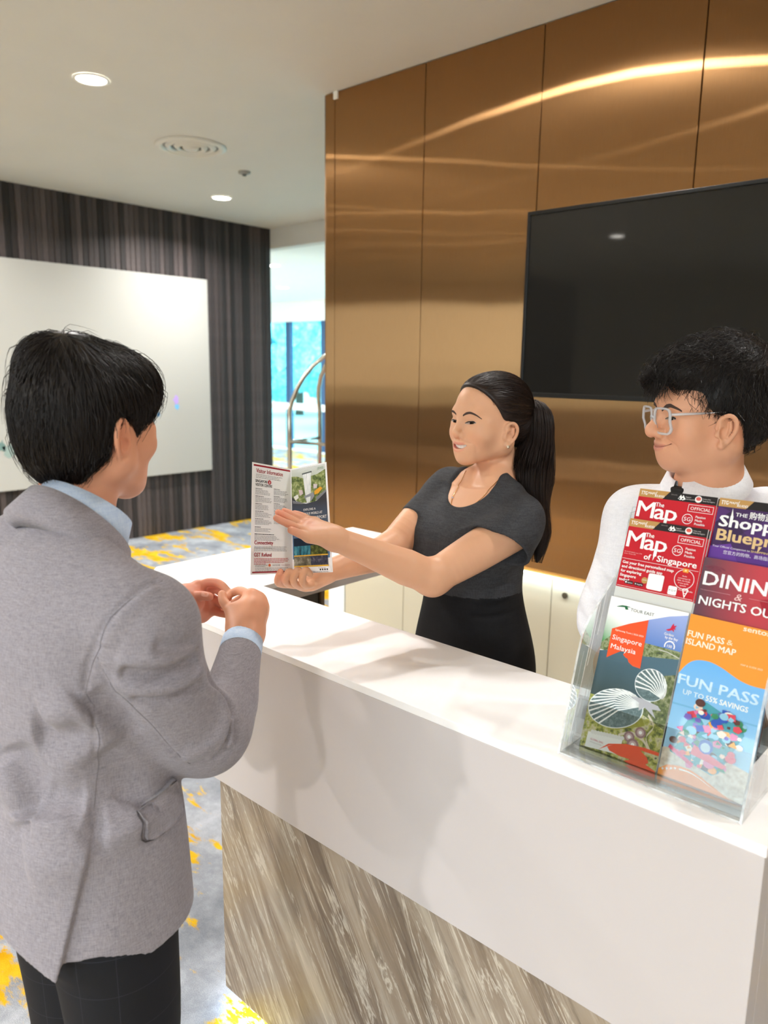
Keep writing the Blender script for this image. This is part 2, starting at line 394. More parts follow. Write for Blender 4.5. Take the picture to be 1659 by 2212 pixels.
def cx(p): return (p[0]+1.2,p[1]-1.15)
top_pts=[(-0.228,1.005),(-0.228,1.30),(-1.64,1.30),(-1.64,2.05),(-2.03,2.05),(-2.03,1.20),(-1.83,1.005)]
prism('worktop',[cx(p) for p in top_pts],1.034,1.05,M_SOLID,ctr,0.0015)
# front fascia (solid box below the top), set flush
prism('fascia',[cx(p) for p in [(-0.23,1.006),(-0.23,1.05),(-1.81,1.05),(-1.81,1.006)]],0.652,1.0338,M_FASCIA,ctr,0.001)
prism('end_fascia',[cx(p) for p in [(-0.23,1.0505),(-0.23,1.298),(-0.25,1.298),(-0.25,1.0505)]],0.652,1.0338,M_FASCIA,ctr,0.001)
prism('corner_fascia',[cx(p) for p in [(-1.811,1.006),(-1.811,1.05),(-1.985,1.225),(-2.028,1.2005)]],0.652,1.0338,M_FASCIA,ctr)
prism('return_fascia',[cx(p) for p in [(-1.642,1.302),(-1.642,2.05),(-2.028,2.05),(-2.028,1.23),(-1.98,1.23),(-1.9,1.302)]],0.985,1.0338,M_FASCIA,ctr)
prism('underside',[cx(p) for p in [(-0.25,1.051),(-0.25,1.298),(-1.9,1.298),(-1.9,1.051)]],0.985,1.0338,M_SOLID,ctr)
# marble plinth with recessed foot
prism('plinth',[cx(p) for p in [(-0.262,1.012),(-0.262,1.13),(-1.458,1.13),(-1.458,1.012)]],0.058,0.6515,M_MARBLE,ctr,0.0015)
prism('plinth_foot',[cx(p) for p in [(-0.32,1.07),(-0.32,1.12),(-1.42,1.12),(-1.42,1.07)]],0.0,0.058,plain((60,58,56),0.7),ctr)
box('return_support',-2.0+1.2,-1.93+1.2,1.52-1.15,1.78-1.15,0,0.985,plain((58,52,46),0.5),ctr)
box('return_leg',-2.0+1.2,-1.92+1.2,1.785-1.15,1.80-1.15,0,0.985,plain((104,84,62),0.5),ctr)
box('inner_panel',-1.45+1.2,-0.262+1.2,1.135-1.15,1.15-1.15,0.0,0.985,M_WHITE,ctr)
# led strip under the plinth
ld=bpy.data.lights.new('toe_light','AREA'); ld.shape='RECTANGLE'; ld.size=1.15; ld.size_y=0.03; ld.energy=3.5; ld.color=(0.62,0.80,1.0)
lo=bpy.data.objects.new('toe_led',ld); link(lo,ctr); lo.location=(-0.86+1.2,1.035-1.15,0.056)
box('led_strip',-1.42+1.2,-0.3+1.2,1.02-1.15,1.05-1.15,0.0565,0.0575,emis('led_cool',(0.7,0.86,1.0),6.0),ctr)
# ---------------------------------------------------------------- low cabinets under the bronze wall
M_CAB=plain((196,188,166),0.45); 
xc=[-3.05,-2.60,-2.15,-1.70,-1.25,-0.80,-0.35,0.10]
CL=['pale low cabinet under the bronze wall, at its left end behind the counter','pale low cabinet under the bronze wall, second from the left end','pale low cabinet under the bronze wall, behind the woman',
'pale low cabinet showing a dark round lock, right of the womans waist','pale low cabinet under the bronze wall behind the man in the white shirt','pale low cabinet under the television, partly behind the brochure rack','pale low cabinet under the television, rightmost']
for i in range(len(xc)-1):
    c=empty('low_cabinet',(xc[i],3.03,0),0,CL[i],'cabinet','pale low cabinets under the bronze wall')
    w=xc[i+1]-xc[i]
    box('body',0.0015,w-0.0015,0.012,0.30,0.0,0.73,M_CAB,c)
    box('door',0.002,w-0.002,-0.008,0.011,0.06,0.728,M_CAB,c,0.0015)
    V,F=tube_geo([(0.07,-0.014,0.652),(0.07,-0.008,0.652)],0.014,20); mesh_obj('lock',V,F,plain((96,90,78),0.3,0.8),c)
tag(box('wall_end_post',-3.19,-3.06,3.025,3.3,0,0.735,plain((232,236,236),0.4)),None,None,None,'structure').name='trim_2'
ld=bpy.data.lights.new('shelf_led','AREA'); ld.shape='RECTANGLE'; ld.size=6.0; ld.size_y=0.012; ld.energy=7; ld.color=(0.80,0.93,1.0)
le=empty('led_strip_light',(0.0,2.99,0.733),0,'cool white strip light along the bottom edge of the bronze wall','light')
lo=bpy.data.objects.new('lamp',ld); link(lo,le); lo.location=(-0.1,0.0,-0.006)
box('strip',-3.1,2.9,-0.004,0.006,-0.004,0.002,emis('led_shelf',(0.80,0.93,1.0),4.0),le)
# ---------------------------------------------------------------- implicit-surface modelling kit
A3=lambda v: np.asarray(v,dtype=np.float64)
def smin(a,b,k):
    if k<=0: return np.minimum(a,b)
    h=np.maximum(k-np.abs(a-b),0)/k
    return np.minimum(a,b)-h*h*k*0.25
def smax(a,b,k): return -smin(-a,-b,k)
def seg_t(P,a,b):
    ab=b-a; t=(P@ab-a@ab)/max(ab@ab,1e-12); return np.minimum(np.maximum(t,0,out=t),1,out=t)
class Sdf:
    def __init__(self): self.ops=[]; self.T=np.eye(4); self.s=1.0
    def frame(self,T,s=1.0): self.T=A3(T); self.s=s; return self
    def w(self,p): return self.T[:3,:3]@(A3(p)*self.s)+self.T[:3,3]
    def rot(self,Rl): return self.T[:3,:3]@A3(Rl)
    def _add(self,f,c,r,k,op): self.ops.append((f,A3(c),float(r),float(k),op)); return self
    def cone(self,a,b,ra,rb,k=0.01,op='u'):
        a=self.w(a);b=self.w(b);ra*=self.s;rb*=self.s;k*=self.s
        def f(P):
            t=seg_t(P,a,b); q=P-a-t[:,None]*(b-a); return np.sqrt(np.einsum('ij,ij->i',q,q))-(ra+(rb-ra)*t)
        return self._add(f,(a+b)/2,np.linalg.norm(b-a)/2+max(ra,rb),k,op)
    def ball(self,c,r,k=0.01,op='u'): return self.cone(c,c,r,r,k,op)
    def ell(self,c,r,k=0.01,op='u',R=None):
        c=self.w(c); r=A3(r)*self.s; k*=self.s; R=self.rot(np.eye(3) if R is None else R)
        def f(P):
            q=(P-c)@R; k0=np.sqrt(((q/r)**2).sum(1)); k1=np.sqrt(((q/(r*r))**2).sum(1)); return k0*(k0-1)/np.maximum(k1,1e-9)
        return self._add(f,c,r.max(),k,op)
    def chain(self,pts,rads,k=0.01,op='u',sub=5,flat=None):
        # tube along a smooth curve through pts; flat=(dir, ratio) squashes it along a direction
        pts=A3([self.w(p) for p in pts]); rads=A3(rads)*self.s; k*=self.s
        P_,R_=spline(pts,rads,sub)
        fd=None
        if flat is not None: fd=self.rot(np.eye(3))@(A3(flat[0])/np.linalg.norm(flat[0])); fr=flat[1]
        def f(P):
            d=np.full(len(P),9.0)
            for i in range(len(P_)-1):
                a,b=P_[i],P_[i+1]; t=seg_t(P,a,b); q=P-(a+t[:,None]*(b-a))
                if fd is not None: q=q+ (q@fd)[:,None]*fd*(fr-1)
                d=np.minimum(d,np.sqrt((q*q).sum(1))-(R_[i]+(R_[i+1]-R_[i])*t))
            return d if fd is None else d/max(1.0,fr)**0.5
        def fb(Pb,bc,hd):
            m,n1,_=Pb.shape; D=np.full((m,n1),.15)
            for i in range(len(P_)-1):
                a,b=P_[i],P_[i+1]; q0=np.nonzero(((bc-(a+b)/2)**2).sum(1)<(np.linalg.norm(b-a)/2+max(R_[i],R_[i+1])*(1 if fd is None else 1.0/min(1.0,fr))+k+hd+.012)**2)[0]
                if len(q0)==0: continue
                Q=Pb[q0].reshape(-1,3); t=seg_t(Q,a,b); q=Q-a-t[:,None]*(b-a)
                if fd is not None: q=q+(q@fd)[:,None]*fd*(fr-1)
                d=np.sqrt(np.einsum('ij,ij->i',q,q))-(R_[i]+(R_[i+1]-R_[i])*t)
                D[q0]=np.minimum(D[q0],d.reshape(len(q0),n1))
            return D if fd is None else D/max(1.0,fr)**0.5
        f.blk=fb
        c=(P_.min(0)+P_.max(0))/2
        return self._add(f,c,np.linalg.norm(P_-c,axis=1).max()+R_.max(),k,op)
    def loft(self,secs,k=0.02,op='u',n=2.4,sub=6):
        # secs: local (x,y,z, half_x, half_y) from bottom to top
        T=self.T; s=self.s; secs=A3(secs); zz=secs[:,2]
        zs=np.linspace(zz[0],zz[-1],len(secs)*sub); 
        par=np.stack([smooth_interp(zs,zz,secs[:,j]) for j in (0,1,3,4)],1); k*=s
        def f(P):
            q=(P-T[:3,3])@T[:3,:3]/s; z=np.clip(q[:,2],zs[0],zs[-1])
            p=[np.interp(z,zs,par[:,j]) for j in range(4)]
            u=np.abs(q[:,0]-p[0])/p[2]; v=np.abs(q[:,1]-p[1])/p[3]
            r=(u**n+v**n)**(1.0/n)+1e-9
            g=np.sqrt((u**(n-1)/p[2])**2+(v**(n-1)/p[3])**2)*r**(1-n)+1e-6
            d=(r-1)/np.maximum(g,1.0/(2.0*np.maximum(p[2],p[3])))
            dz=np.abs(q[:,2]-z)
            return np.where(dz>0,np.sqrt(np.maximum(d,0)**2+dz**2)+np.minimum(d,0)*(dz<=0),d)*s*0.9
        c=self.w(((secs[:,0].min()+secs[:,0].max())/2,(secs[:,1].min()+secs[:,1].max())/2,(zz[0]+zz[-1])/2))
        r=s*math.sqrt(((zz[-1]-zz[0])/2)**2+(secs[:,3].max()+np.ptp(secs[:,0])/2)**2+(secs[:,4].max()+np.ptp(secs[:,1])/2)**2)
        return self._add(f,c,r,k,op)
    def plane(self,p,nrm,k=0.0):     # keep the side the normal points away from
        p=self.w(p); n=self.T[:3,:3]@A3(nrm); n=n/np.linalg.norm(n)
        return self._add(lambda P:(P-p)@n,p,99,k*self.s,'i')
    def stroke(self,pts,width,amp,sub=4):   # amp>0 raises a ridge, <0 a groove
        pts=A3([self.w(p) for p in pts]); w=A3(width)*self.s if hasattr(width,'__len__') else np.full(len(pts),width*self.s)
        P_,W_=spline(pts,w,sub); amp*=self.s; m=len(P_)
        tp=np.sin(np.linspace(0.0,math.pi,m))**0.5
        def f(P):
            best=np.full(len(P),9.0); wt=np.full(len(P),W_[0]); am=np.zeros(len(P))
            for i in range(m-1):
                t=seg_t(P,P_[i],P_[i+1]); q=P-(P_[i]+t[:,None]*(P_[i+1]-P_[i])); dd=np.sqrt((q*q).sum(1))
                b=dd<best; best=np.where(b,dd,best); wt=np.where(b,W_[i]+(W_[i+1]-W_[i])*t,wt); am=np.where(b,tp[i]+(tp[i+1]-tp[i])*t,am)
            return amp*am*np.exp(-(best/wt)**2)
        def fb(Pb,bc,hd):
            mm,n1,_=Pb.shape; B_=np.full((mm,n1),9.0); WT=np.full((mm,n1),W_[0]); AM=np.zeros((mm,n1))
            for i in range(m-1):
                a,b=P_[i],P_[i+1]; q0=np.nonzero(((bc-(a+b)/2)**2).sum(1)<(np.linalg.norm(b-a)/2+2.3*max(W_[i],W_[i+1])+hd)**2)[0]
                if len(q0)==0: continue
                Q=Pb[q0].reshape(-1,3); t=seg_t(Q,a,b); q=Q-a-t[:,None]*(b-a); dd=np.sqrt(np.einsum('ij,ij->i',q,q)).reshape(len(q0),n1); t=t.reshape(len(q0),n1)
                o=B_[q0]; u=dd<o; B_[q0]=np.where(u,dd,o); WT[q0]=np.where(u,W_[i]+(W_[i+1]-W_[i])*t,WT[q0]); AM[q0]=np.where(u,tp[i]+(tp[i+1]-tp[i])*t,AM[q0])
            return amp*AM*np.exp(-(B_/WT)**2)
        f.blk=fb
        c=(P_.min(0)+P_.max(0))/2
        return self._add(f,c,np.linalg.norm(P_-c,axis=1).max()+2.2*W_.max(),0,'d')
    def func(self,f,c,r,k,op): return self._add(f,c,r,k,op)
    def eval(self,P):
        P=A3(P); d=np.full(len(P),0.2)
        self._acc(P,d,np.zeros(len(P))); return d
    def _acc(self,P,d,pad):
        for f,c,r,k,op in self.ops:
            rr=r*1.25+k+0.02 if op!='i' else 99
            sel=np.nonzero(((P-c)**2).sum(1)<rr*rr)[0]
            if len(sel)==0: continue
            v=f(P[sel])
            if op=='u': d[sel]=smin(d[sel],v,k)
            elif op=='s': d[sel]=smax(d[sel],-v,k)
            elif op=='i': d[sel]=smax(d[sel],v,k)
            elif op=='d': d[sel]-=v
    def mesh(self,h,lo=None,hi=None,N=10):
        U=[o for o in self.ops if o[4]=='u']
        L=np.min([c-r-0.01 for _,c,r,k,_ in U],0) if lo is None else A3(lo); H=np.max([c+r+0.01 for _,c,r,k,_ in U],0) if hi is None else A3(hi)
        B=N*h; nb=np.ceil((H-L)/B).astype(int)
        ctr=np.stack(np.meshgrid(*[np.arange(n) for n in nb],indexing='ij'),-1).reshape(-1,3)
        cw=L+(ctr+0.5)*B; hd=B*0.87
        d=np.full(len(cw),0.3)
        for f,c,r,k,op in self.ops:
            rr=r+k+hd+0.02 if op!='i' else 99
            sel=np.nonzero(((cw-c)**2).sum(1)<rr*rr)[0]
            if len(sel)==0: continue
            v=f(cw[sel])
            if op=='u': d[sel]=smin(d[sel],v,k)
            elif op=='s': d[sel]=smax(d[sel],-v,k)
            elif op=='i': d[sel]=smax(d[sel],v,k)
        keep=np.abs(d)<hd*1.15+0.005
        blk=ctr[keep]; K=len(blk)
        g=np.arange(N+1); loc=np.stack(np.meshgrid(g,g,g,indexing='ij'),-1).reshape(-1,3)
        n1=(N+1)**3
        vals=np.full((K,n1),0.2); bc=L+(blk+0.5)*B
        for f,c,r,k,op in self.ops:
            rr=r*1.25+k+hd+0.012 if op!='i' else 99
            sel=np.nonzero(((bc-c)**2).sum(1)<rr*rr)[0]
            for s0 in range(0,len(sel),400):
                ss=sel[s0:s0+400]
                P=L+((blk[ss]*N)[:,None,:]+loc[None])*h
                v=f.blk(P,bc[ss],hd) if hasattr(f,'blk') else f(P.reshape(-1,3)).reshape(len(ss),n1)
                if op=='u': vals[ss]=smin(vals[ss],v,k)
                elif op=='s': vals[ss]=smax(vals[ss],-v,k)
                elif op=='i': vals[ss]=smax(vals[ss],v,k)
                elif op=='d': vals[ss]-=v
        # lattice points shared by neighbouring blocks take one value
        edge=np.nonzero(((loc==0)|(loc==N)).any(1))[0]
        D0=(nb*N+2).astype(np.int64); gp=(blk*N)[:,None,:]+loc[edge][None]; kk=((gp[...,0]*D0[1]+gp[...,1])*D0[2]+gp[...,2]).ravel()
        od=np.argsort(kk,kind='stable'); ks=kk[od]; st=np.nonzero(np.r_[True,ks[1:]!=ks[:-1]])[0]
        ve=vals[:,edge].ravel(); mn=np.minimum.reduceat(ve[od],st); ve[od]=np.repeat(mn,np.diff(np.r_[st,len(ks)])); vals[:,edge]=ve.reshape(K,-1)
        V=vals.reshape(K,N+1,N+1,N+1); ins=V<0
        # cells
        cnt=np.zeros((K,N,N,N),int)
        for dx in (0,1):
            for dy in (0,1):
                for dz in (0,1): cnt+=ins[:,dx:N+dx,dy:N+dy,dz:N+dz]
        act=(cnt>0)&(cnt<8); kb,ci,cj,ck=np.nonzero(act)
        acc=np.zeros((len(kb),3)); num=np.zeros(len(kb))
        corner=[(a,b,c) for a in (0,1) for b in (0,1) for c in (0,1)]
        cv={q:V[kb,ci+q[0],cj+q[1],ck+q[2]] for q in corner}
        for q in corner:
            for ax in range(3):
                if q[ax]==0:
                    q2=list(q); q2[ax]=1; q2=tuple(q2); a=cv[q];b=cv[q2]; m=(a<0)!=(b<0)
                    t=np.where(m,a/np.where(m,a-b,1),0); p=np.tile(A3(q),(len(a),1)); p[:,ax]+=t
                    acc+=p*m[:,None]; num+=m
        gi=blk[kb]*N+np.stack([ci,cj,ck],1)
        verts=L+(gi+acc/np.maximum(num,1)[:,None])*h
        D=(nb*N+3).astype(np.int64)
        key=(gi[:,0]*D[1]+gi[:,1])*D[2]+gi[:,2]
        order=np.argsort(key); sk=key[order]
        def find(G):
            kk=(G[:,0]*D[1]+G[:,1])*D[2]+G[:,2]; i=np.searchsorted(sk,kk); i=np.minimum(i,len(sk)-1); return np.where(sk[i]==kk,order[i],-1)
        F=[]
        for ax in range(3):
            sl=[slice(0,N)]*3; sl2=list(sl); sl2[ax]=slice(1,N+1)
            a=ins[:,sl[0],sl[1],sl[2]]; b=ins[:,sl2[0],sl2[1],sl2[2]]
            kb2,i,j,k2=np.nonzero(a!=b); fl=a[kb2,i,j,k2]
            G=blk[kb2]*N+np.stack([i,j,k2],1)
            e1=np.zeros(3,int); e2=np.zeros(3,int); e1[(ax+1)%3]=1; e2[(ax+2)%3]=1
            q=np.stack([find(G),find(G-e1),find(G-e1-e2),find(G-e2)],1)
            ok=(q>=0).all(1); q=q[ok]; fl=fl[ok]
            q[~fl]=q[~fl][:,::-1]; F.append(q)
        return verts,np.concatenate(F)
def smooth_interp(x,xp,fp):
    # monotone-ish cubic (Catmull-Rom) through control values
    xp=A3(xp);fp=A3(fp); n=len(xp)
    m=np.zeros(n); 
    for i in range(n):
        a=max(i-1,0);b=min(i+1,n-1); m[i]=(fp[b]-fp[a])/(xp[b]-xp[a])
    i=np.clip(np.searchsorted(xp,x)-1,0,n-2); h=xp[i+1]-xp[i]; t=(x-xp[i])/h
    return (2*t**3-3*t**2+1)*fp[i]+(t**3-2*t**2+t)*h*m[i]+(-2*t**3+3*t**2)*fp[i+1]+(t**3-t**2)*h*m[i+1]
def spline(pts,rads,sub):
    pts=A3(pts); n=len(pts)
    if n==2: sub=1
    out=[];ro=[]
    for i in range(n-1):
        p0=pts[max(i-1,0)];p1=pts[i];p2=pts[i+1];p3=pts[min(i+2,n-1)]
        for j in range(sub):
            t=j/sub; out.append(0.5*((2*p1)+(-p0+p2)*t+(2*p0-5*p1+4*p2-p3)*t*t+(-p0+3*p1-3*p2+p3)*t**3)); ro.append(rads[i]+(rads[i+1]-rads[i])*t)
    out.append(pts[-1]); ro.append(rads[-1]); return A3(out),A3(ro)
def np_mesh(name,V,F,mat=None,parent=None,smooth=True,col=None,uv=None):
    V=np.ascontiguousarray(V,dtype=np.float32); F=np.ascontiguousarray(F,dtype=np.int32); w=F.shape[1]
    me=bpy.data.meshes.new(name); me.vertices.add(len(V)); me.vertices.foreach_set('co',V.ravel())
    me.loops.add(F.size); me.loops.foreach_set('vertex_index',F.ravel()); me.polygons.add(len(F))
    me.polygons.foreach_set('loop_start',np.arange(0,F.size,w,dtype=np.int32)); 
    me.polygons.foreach_set('use_smooth',np.full(len(F),smooth)); me.update(calc_edges=True)
    if col is not None:
        at=me.attributes.new('Col','FLOAT_COLOR','POINT'); c=np.ones((len(V),4),dtype=np.float32); c[:,:3]=col; at.data.foreach_set('color',c.ravel())
    if mat is not None: me.materials.append(mat)
    o=bpy.data.objects.new(name,me); link(o,parent); return o
def join_np(parts):
    V=[];F=[];n=0
    for v,f in parts: V.append(v); F.append(np.asarray(f)+n); n+=len(v)
    return np.concatenate(V),np.concatenate(F)
def relax(V,F,it=1,lam=0.5):
    # light laplacian smoothing to take the lattice stairs out
    n=len(V); e=np.concatenate([F[:,[0,1]],F[:,[1,2]],F[:,[2,3]],F[:,[3,0]]])
    for _ in range(it):
        s=np.zeros_like(V); c=np.zeros(n)
        for a,b in ((0,1),(1,0)):
            for j in range(3): s[:,j]+=np.bincount(e[:,a],V[e[:,b],j],n)
            c+=np.bincount(e[:,a],minlength=n)
        V=V+lam*(s/np.maximum(c,1)[:,None]-V)
    return V
def look_frame(origin,az,pitch=0.0,roll=0.0):
    # local x = the person's right, y = forward, z = up; az in degrees, pitch>0 looks down, roll>0 leans to the person's right
    a=math.radians(az); Rz=np.array([[math.sin(a),math.cos(a),0],[-math.cos(a),math.sin(a),0],[0,0,1.0]])
    p=-math.radians(pitch); Rx=np.array([[1,0,0],[0,math.cos(p),-math.sin(p)],[0,math.sin(p),math.cos(p)]])
    r=math.radians(roll); Ry=np.array([[math.cos(r),0,math.sin(r)],[0,1,0],[-math.sin(r),0,math.cos(r)]])
    T=np.eye(4); T[:3,:3]=Rz@Rx@Ry; T[:3,3]=origin; return T
def rx(d): a=math.radians(d); return np.array([[1,0,0],[0,math.cos(a),-math.sin(a)],[0,math.sin(a),math.cos(a)]])
def ry(d): a=math.radians(d); return np.array([[math.cos(a),0,math.sin(a)],[0,1,0],[-math.sin(a),0,math.cos(a)]])
def rz(d): a=math.radians(d); return np.array([[math.cos(a),-math.sin(a),0],[math.sin(a),math.cos(a),0],[0,0,1]])
def strands(roots,step_dir,surf,length,nseg,rad,lift=0.0012,seed=1,jit=0.25,gravity=0.0,taper=0.25):
    # hair strands that run over the surface `surf` from the roots along step_dir(points)
    rng=np.random.default_rng(seed); P=A3(roots).copy(); n=len(P); L=length(P) if callable(length) else np.full(n,length)
    off=lift*(0.3+rng.random(n)*1.6); path=[P.copy()]; e=0.0015; jv=rng.normal(0,jit,(n,3))
    ex,ey,ez=np.eye(3)*e
    for s in range(nseg):
        D=step_dir(P)+jv; 
        d=surf(P); N=np.stack([surf(P+ex)-d,surf(P+ey)-d,surf(P+ez)-d],1); N/=np.linalg.norm(N,axis=1)[:,None]+1e-9
        D=D-(D*N).sum(1)[:,None]*N; D/=np.linalg.norm(D,axis=1)[:,None]+1e-9
        P=P+D*(L/nseg)[:,None]; P[:,2]-=gravity*L/nseg
        d=surf(P); tgt=off*min(1,(s+1)/2); P=P-N*(d-tgt)[:,None]
        path.append(P.copy())
    return tube_strands(np.stack(path,1),rad,taper)
def tube_strands(path,rad,taper=0.25):
    n,m,_=path.shape; t=np.zeros_like(path); t[:,1:-1]=path[:,2:]-path[:,:-2]; t[:,0]=path[:,1]-path[:,0]; t[:,-1]=path[:,-1]-path[:,-2]
    t/=np.linalg.norm(t,axis=2)[:,:,None]+1e-9
    ref=np.where(np.abs(t[:,:,2:3])<0.9,A3([0,0,1.0]),A3([1.0,0,0])); s=np.cross(t,ref); s/=np.linalg.norm(s,axis=2)[:,:,None]+1e-9; u=np.cross(s,t)
    rr=rad*(1-(1-taper)*np.linspace(0,1,m)**1.5); V=[]
    for k in range(3):
        a=2*math.pi*k/3; V.append(path+(s*math.cos(a)+u*math.sin(a))*rr[None,:,None])
    V=np.stack(V,2).reshape(-1,3)
    i=np.arange(n)[:,None,None]*m*3; j=np.arange(m-1)[None,:,None]*3; k=np.arange(3)[None,None,:]; k2=(k+1)%3
    F=np.stack([i+j+k,i+j+k2,i+j+3+k2,i+j+3+k],-1).reshape(-1,4); return V,F
# ---------------------------------------------------------------- people: shared pieces
def m_skin(name,rough=0.45):
    b=MatB(name); at=b.node('ShaderNodeAttribute'); at.attribute_name='Col'
    v=b.coords('Object'); n=b.noise(v,700,2,0.5); n2=b.noise(v,60,3,0.5)
    c=b.mix(b.math('MULTIPLY',n2,0.16),at.outputs['Color'],(0.62,0.25,0.16))
    b.set(col=c,rough=rough,spec=0.3,sss=0.10); b.b.inputs['Subsurface Radius'].default_value=(1,0.35,0.2); b.b.inputs['Subsurface Scale'].default_value=0.006
    b.bump(n,0.05,0.0006); return b.m
def m_hair(name,c1,c2,rough=0.42):
    b=MatB(name); n=b.noise(b.coords('Object'),90,3); b.set(col=b.mix(n,S(c1),S(c2)),rough=rough,spec=0.4); return b.m
def m_cloth(name,rgb,rgb2,scale=900,bump=0.25,rough=0.85,weave=True,sheen=0.0):
    b=MatB(name); v=b.coords('Object')
    n=b.noise(v,scale,2,0.6); n2=b.noise(b.coords('Object',scale=(1,1,0.12)),scale*0.5,3,0.6); n3=b.noise(b.coords('Object',scale=(0.12,0.12,1)),scale*0.5,3,0.6)
    f=b.math('ADD',b.math('MULTIPLY',n,0.3),b.math('ADD',b.math('MULTIPLY',n2,0.35),b.math('MULTIPLY',n3,0.35)))
    c=b.ramp(f,[(0.36,S(rgb)),(0.64,S(rgb2))]); b.set(col=c,rough=rough,spec=0.25,sheen=sheen); b.bump(f,bump,0.0008); return b.m
def head_sdf(s,o):
    """face, skull, nose, lips and ears in head coordinates; o holds the person's own proportions"""
    fw=o.get('w',1.0)
    s.ell((0,-.016,.034),(.074*fw,.096,.082),.01)
    s.ell((0,.028,.030),(.063*fw,.066,.066),.03)
    s.ell((0,.036,-.022),(o.get('mid',.058)*fw,.056,.060),.03)
    cf=o.get('cheek',.024)
    jw=o.get('jaw',.050); jz=o.get('jz',0)
    for q in (1,-1):
        s.cone((q*jw,-.002,-.052),(q*.020,.066,-.094+jz),.024,.020,.03)
        s.cone((q*jw*1.08,-.004,-.02),(q*jw,-.002,-.055),.020,.022,.03)
        s.ell((q*.042,.060,-.030),(cf,cf*.95,cf*.95),.022)
        s.ell((q*.047,.060,-.004),(.017,.020,.012),.014)
    s.ell((0,.040,-.070+jz),(.045,.046,.036-jz*.3),.03)
    s.ball((0,o.get('chin_y',.077),o.get('chin_z',-.100)+jz),.0185,.02)
    s.cone((-.034,.079,.023),(.034,.079,.023),.013,.013,.014)
    # eye hollows, eyeballs under lids
    ex_=o.get('eye_x',.0315)
    for q in (1,-1):
        s.ell((q*ex_,.101,-.001),(.017,.014,.0105),.012,'s')
        s.ball((q*ex_,.0755,-.001),.0137,.006)
    # nose
    ny=o.get('nose_y',.116); nz=o.get('nose_z',-.038)
    s.cone((0,.090,.008),(0,ny-.008,nz+.007),.0075,.0095,.012)
    s.ball((0,ny-.0095,nz),.0115,.008)
    for q in (1,-1):
        s.ell((q*.0125,ny-.021,nz-.003),(.0082,.0105,.0085),.006)
        s.ell((q*.0065,ny-.013,nz-.0115),(.0035,.005,.0035),.003,'s')
    # muzzle and lips
    mz=o.get('mouth_z',-.070); mw=o.get('mouth_w',.025); up=o.get('smile',.004); my=o.get('mouth_y',.094); g=o.get('open',0)
    s.ell((0,my-.028,mz),(.033,.027,.023),.02)
    U,Lw,arc=lip_arcs(o)
    s.chain(U[0],U[1],.005); s.chain(Lw[0],Lw[1],.005)
    if g>0: s.chain([(a*.96,b-.004,c) for a,b,c in arc],[.0008,g*.8,g,g*.8,.0008],.0015,'s',4,((0,1,0),.35))
    else: s.stroke([(a,b+.005,c) for a,b,c in arc],.0022,-.0028)
    # smile folds
    if o.get('fold',0):
        for q in (1,-1):
            s.stroke([(q*.016,.098,nz+.001),(q*.027,.090,nz-.014),(q*(mw+.009),.080,mz+up),(q*(mw+.008),.074,mz-.012)],.004,-o['fold'])
    # ears
    ex=o.get('ear_x',.0725)*fw; ey=o.get('ear_y',-.012); ez=o.get('ear_z',-.018); es=o.get('ear_s',1.0)
    for q in (1,-1):
        E=lambda a,b,c:(q*(ex+a*es),ey+b*es,ez+c*es)
        Re=rz(q*-22)
        s.ell(E(.004,-.006,.004),(.005*es,.0185*es,.029*es),.005,'u',Re)
        s.chain([E(.001,.010,.008),E(.007,.006,.026),E(.013,-.010,.033),E(.017,-.021,.022),E(.016,-.021,.002),E(.010,-.011,-.018),E(.004,-.002,-.026)],[.0035,.004,.0042,.0042,.004,.004,.004],.003)
        s.ball(E(.005,.001,-.027),.0062,.006)
        s.chain([E(.011,-.013,.020),E(.012,-.012,.004),E(.008,-.004,-.012)],[.003,.003,.003],.003)
        s.ell(E(.011,.000,-.002),(.006,.0075,.010),.004,'s')
        s.ell(E(.004,.010,-.004),(.004,.005,.007),.004)
def lip_arcs(o):
    mz=o.get('mouth_z',-.070); mw=o.get('mouth_w',.025); up=o.get('smile',.004); my=o.get('mouth_y',.094); g=o.get('open',0)
    f=lambda x:(mw*x,my+.002-.014*x*x*abs(x)**.3,mz+up*x*x)
    X=(-1,-.55,0,.55,1); arc=[f(x) for x in X]
    U=[(a*.97,b+.0014,c+g*(1-x*x)**.7+.0030*(1-.6*x*x)) for (a,b,c),x in zip(arc,X)]
    Lw=[(a*.93,b+.0014,c-g*(1-x*x)**.7-.0042*(1-.5*x*x)) for (a,b,c),x in zip(arc,X)]
    return (U,[.002,.0033,.0037,.0033,.002]),(Lw,[.0024,.0042,.0048,.0042,.0024]),arc
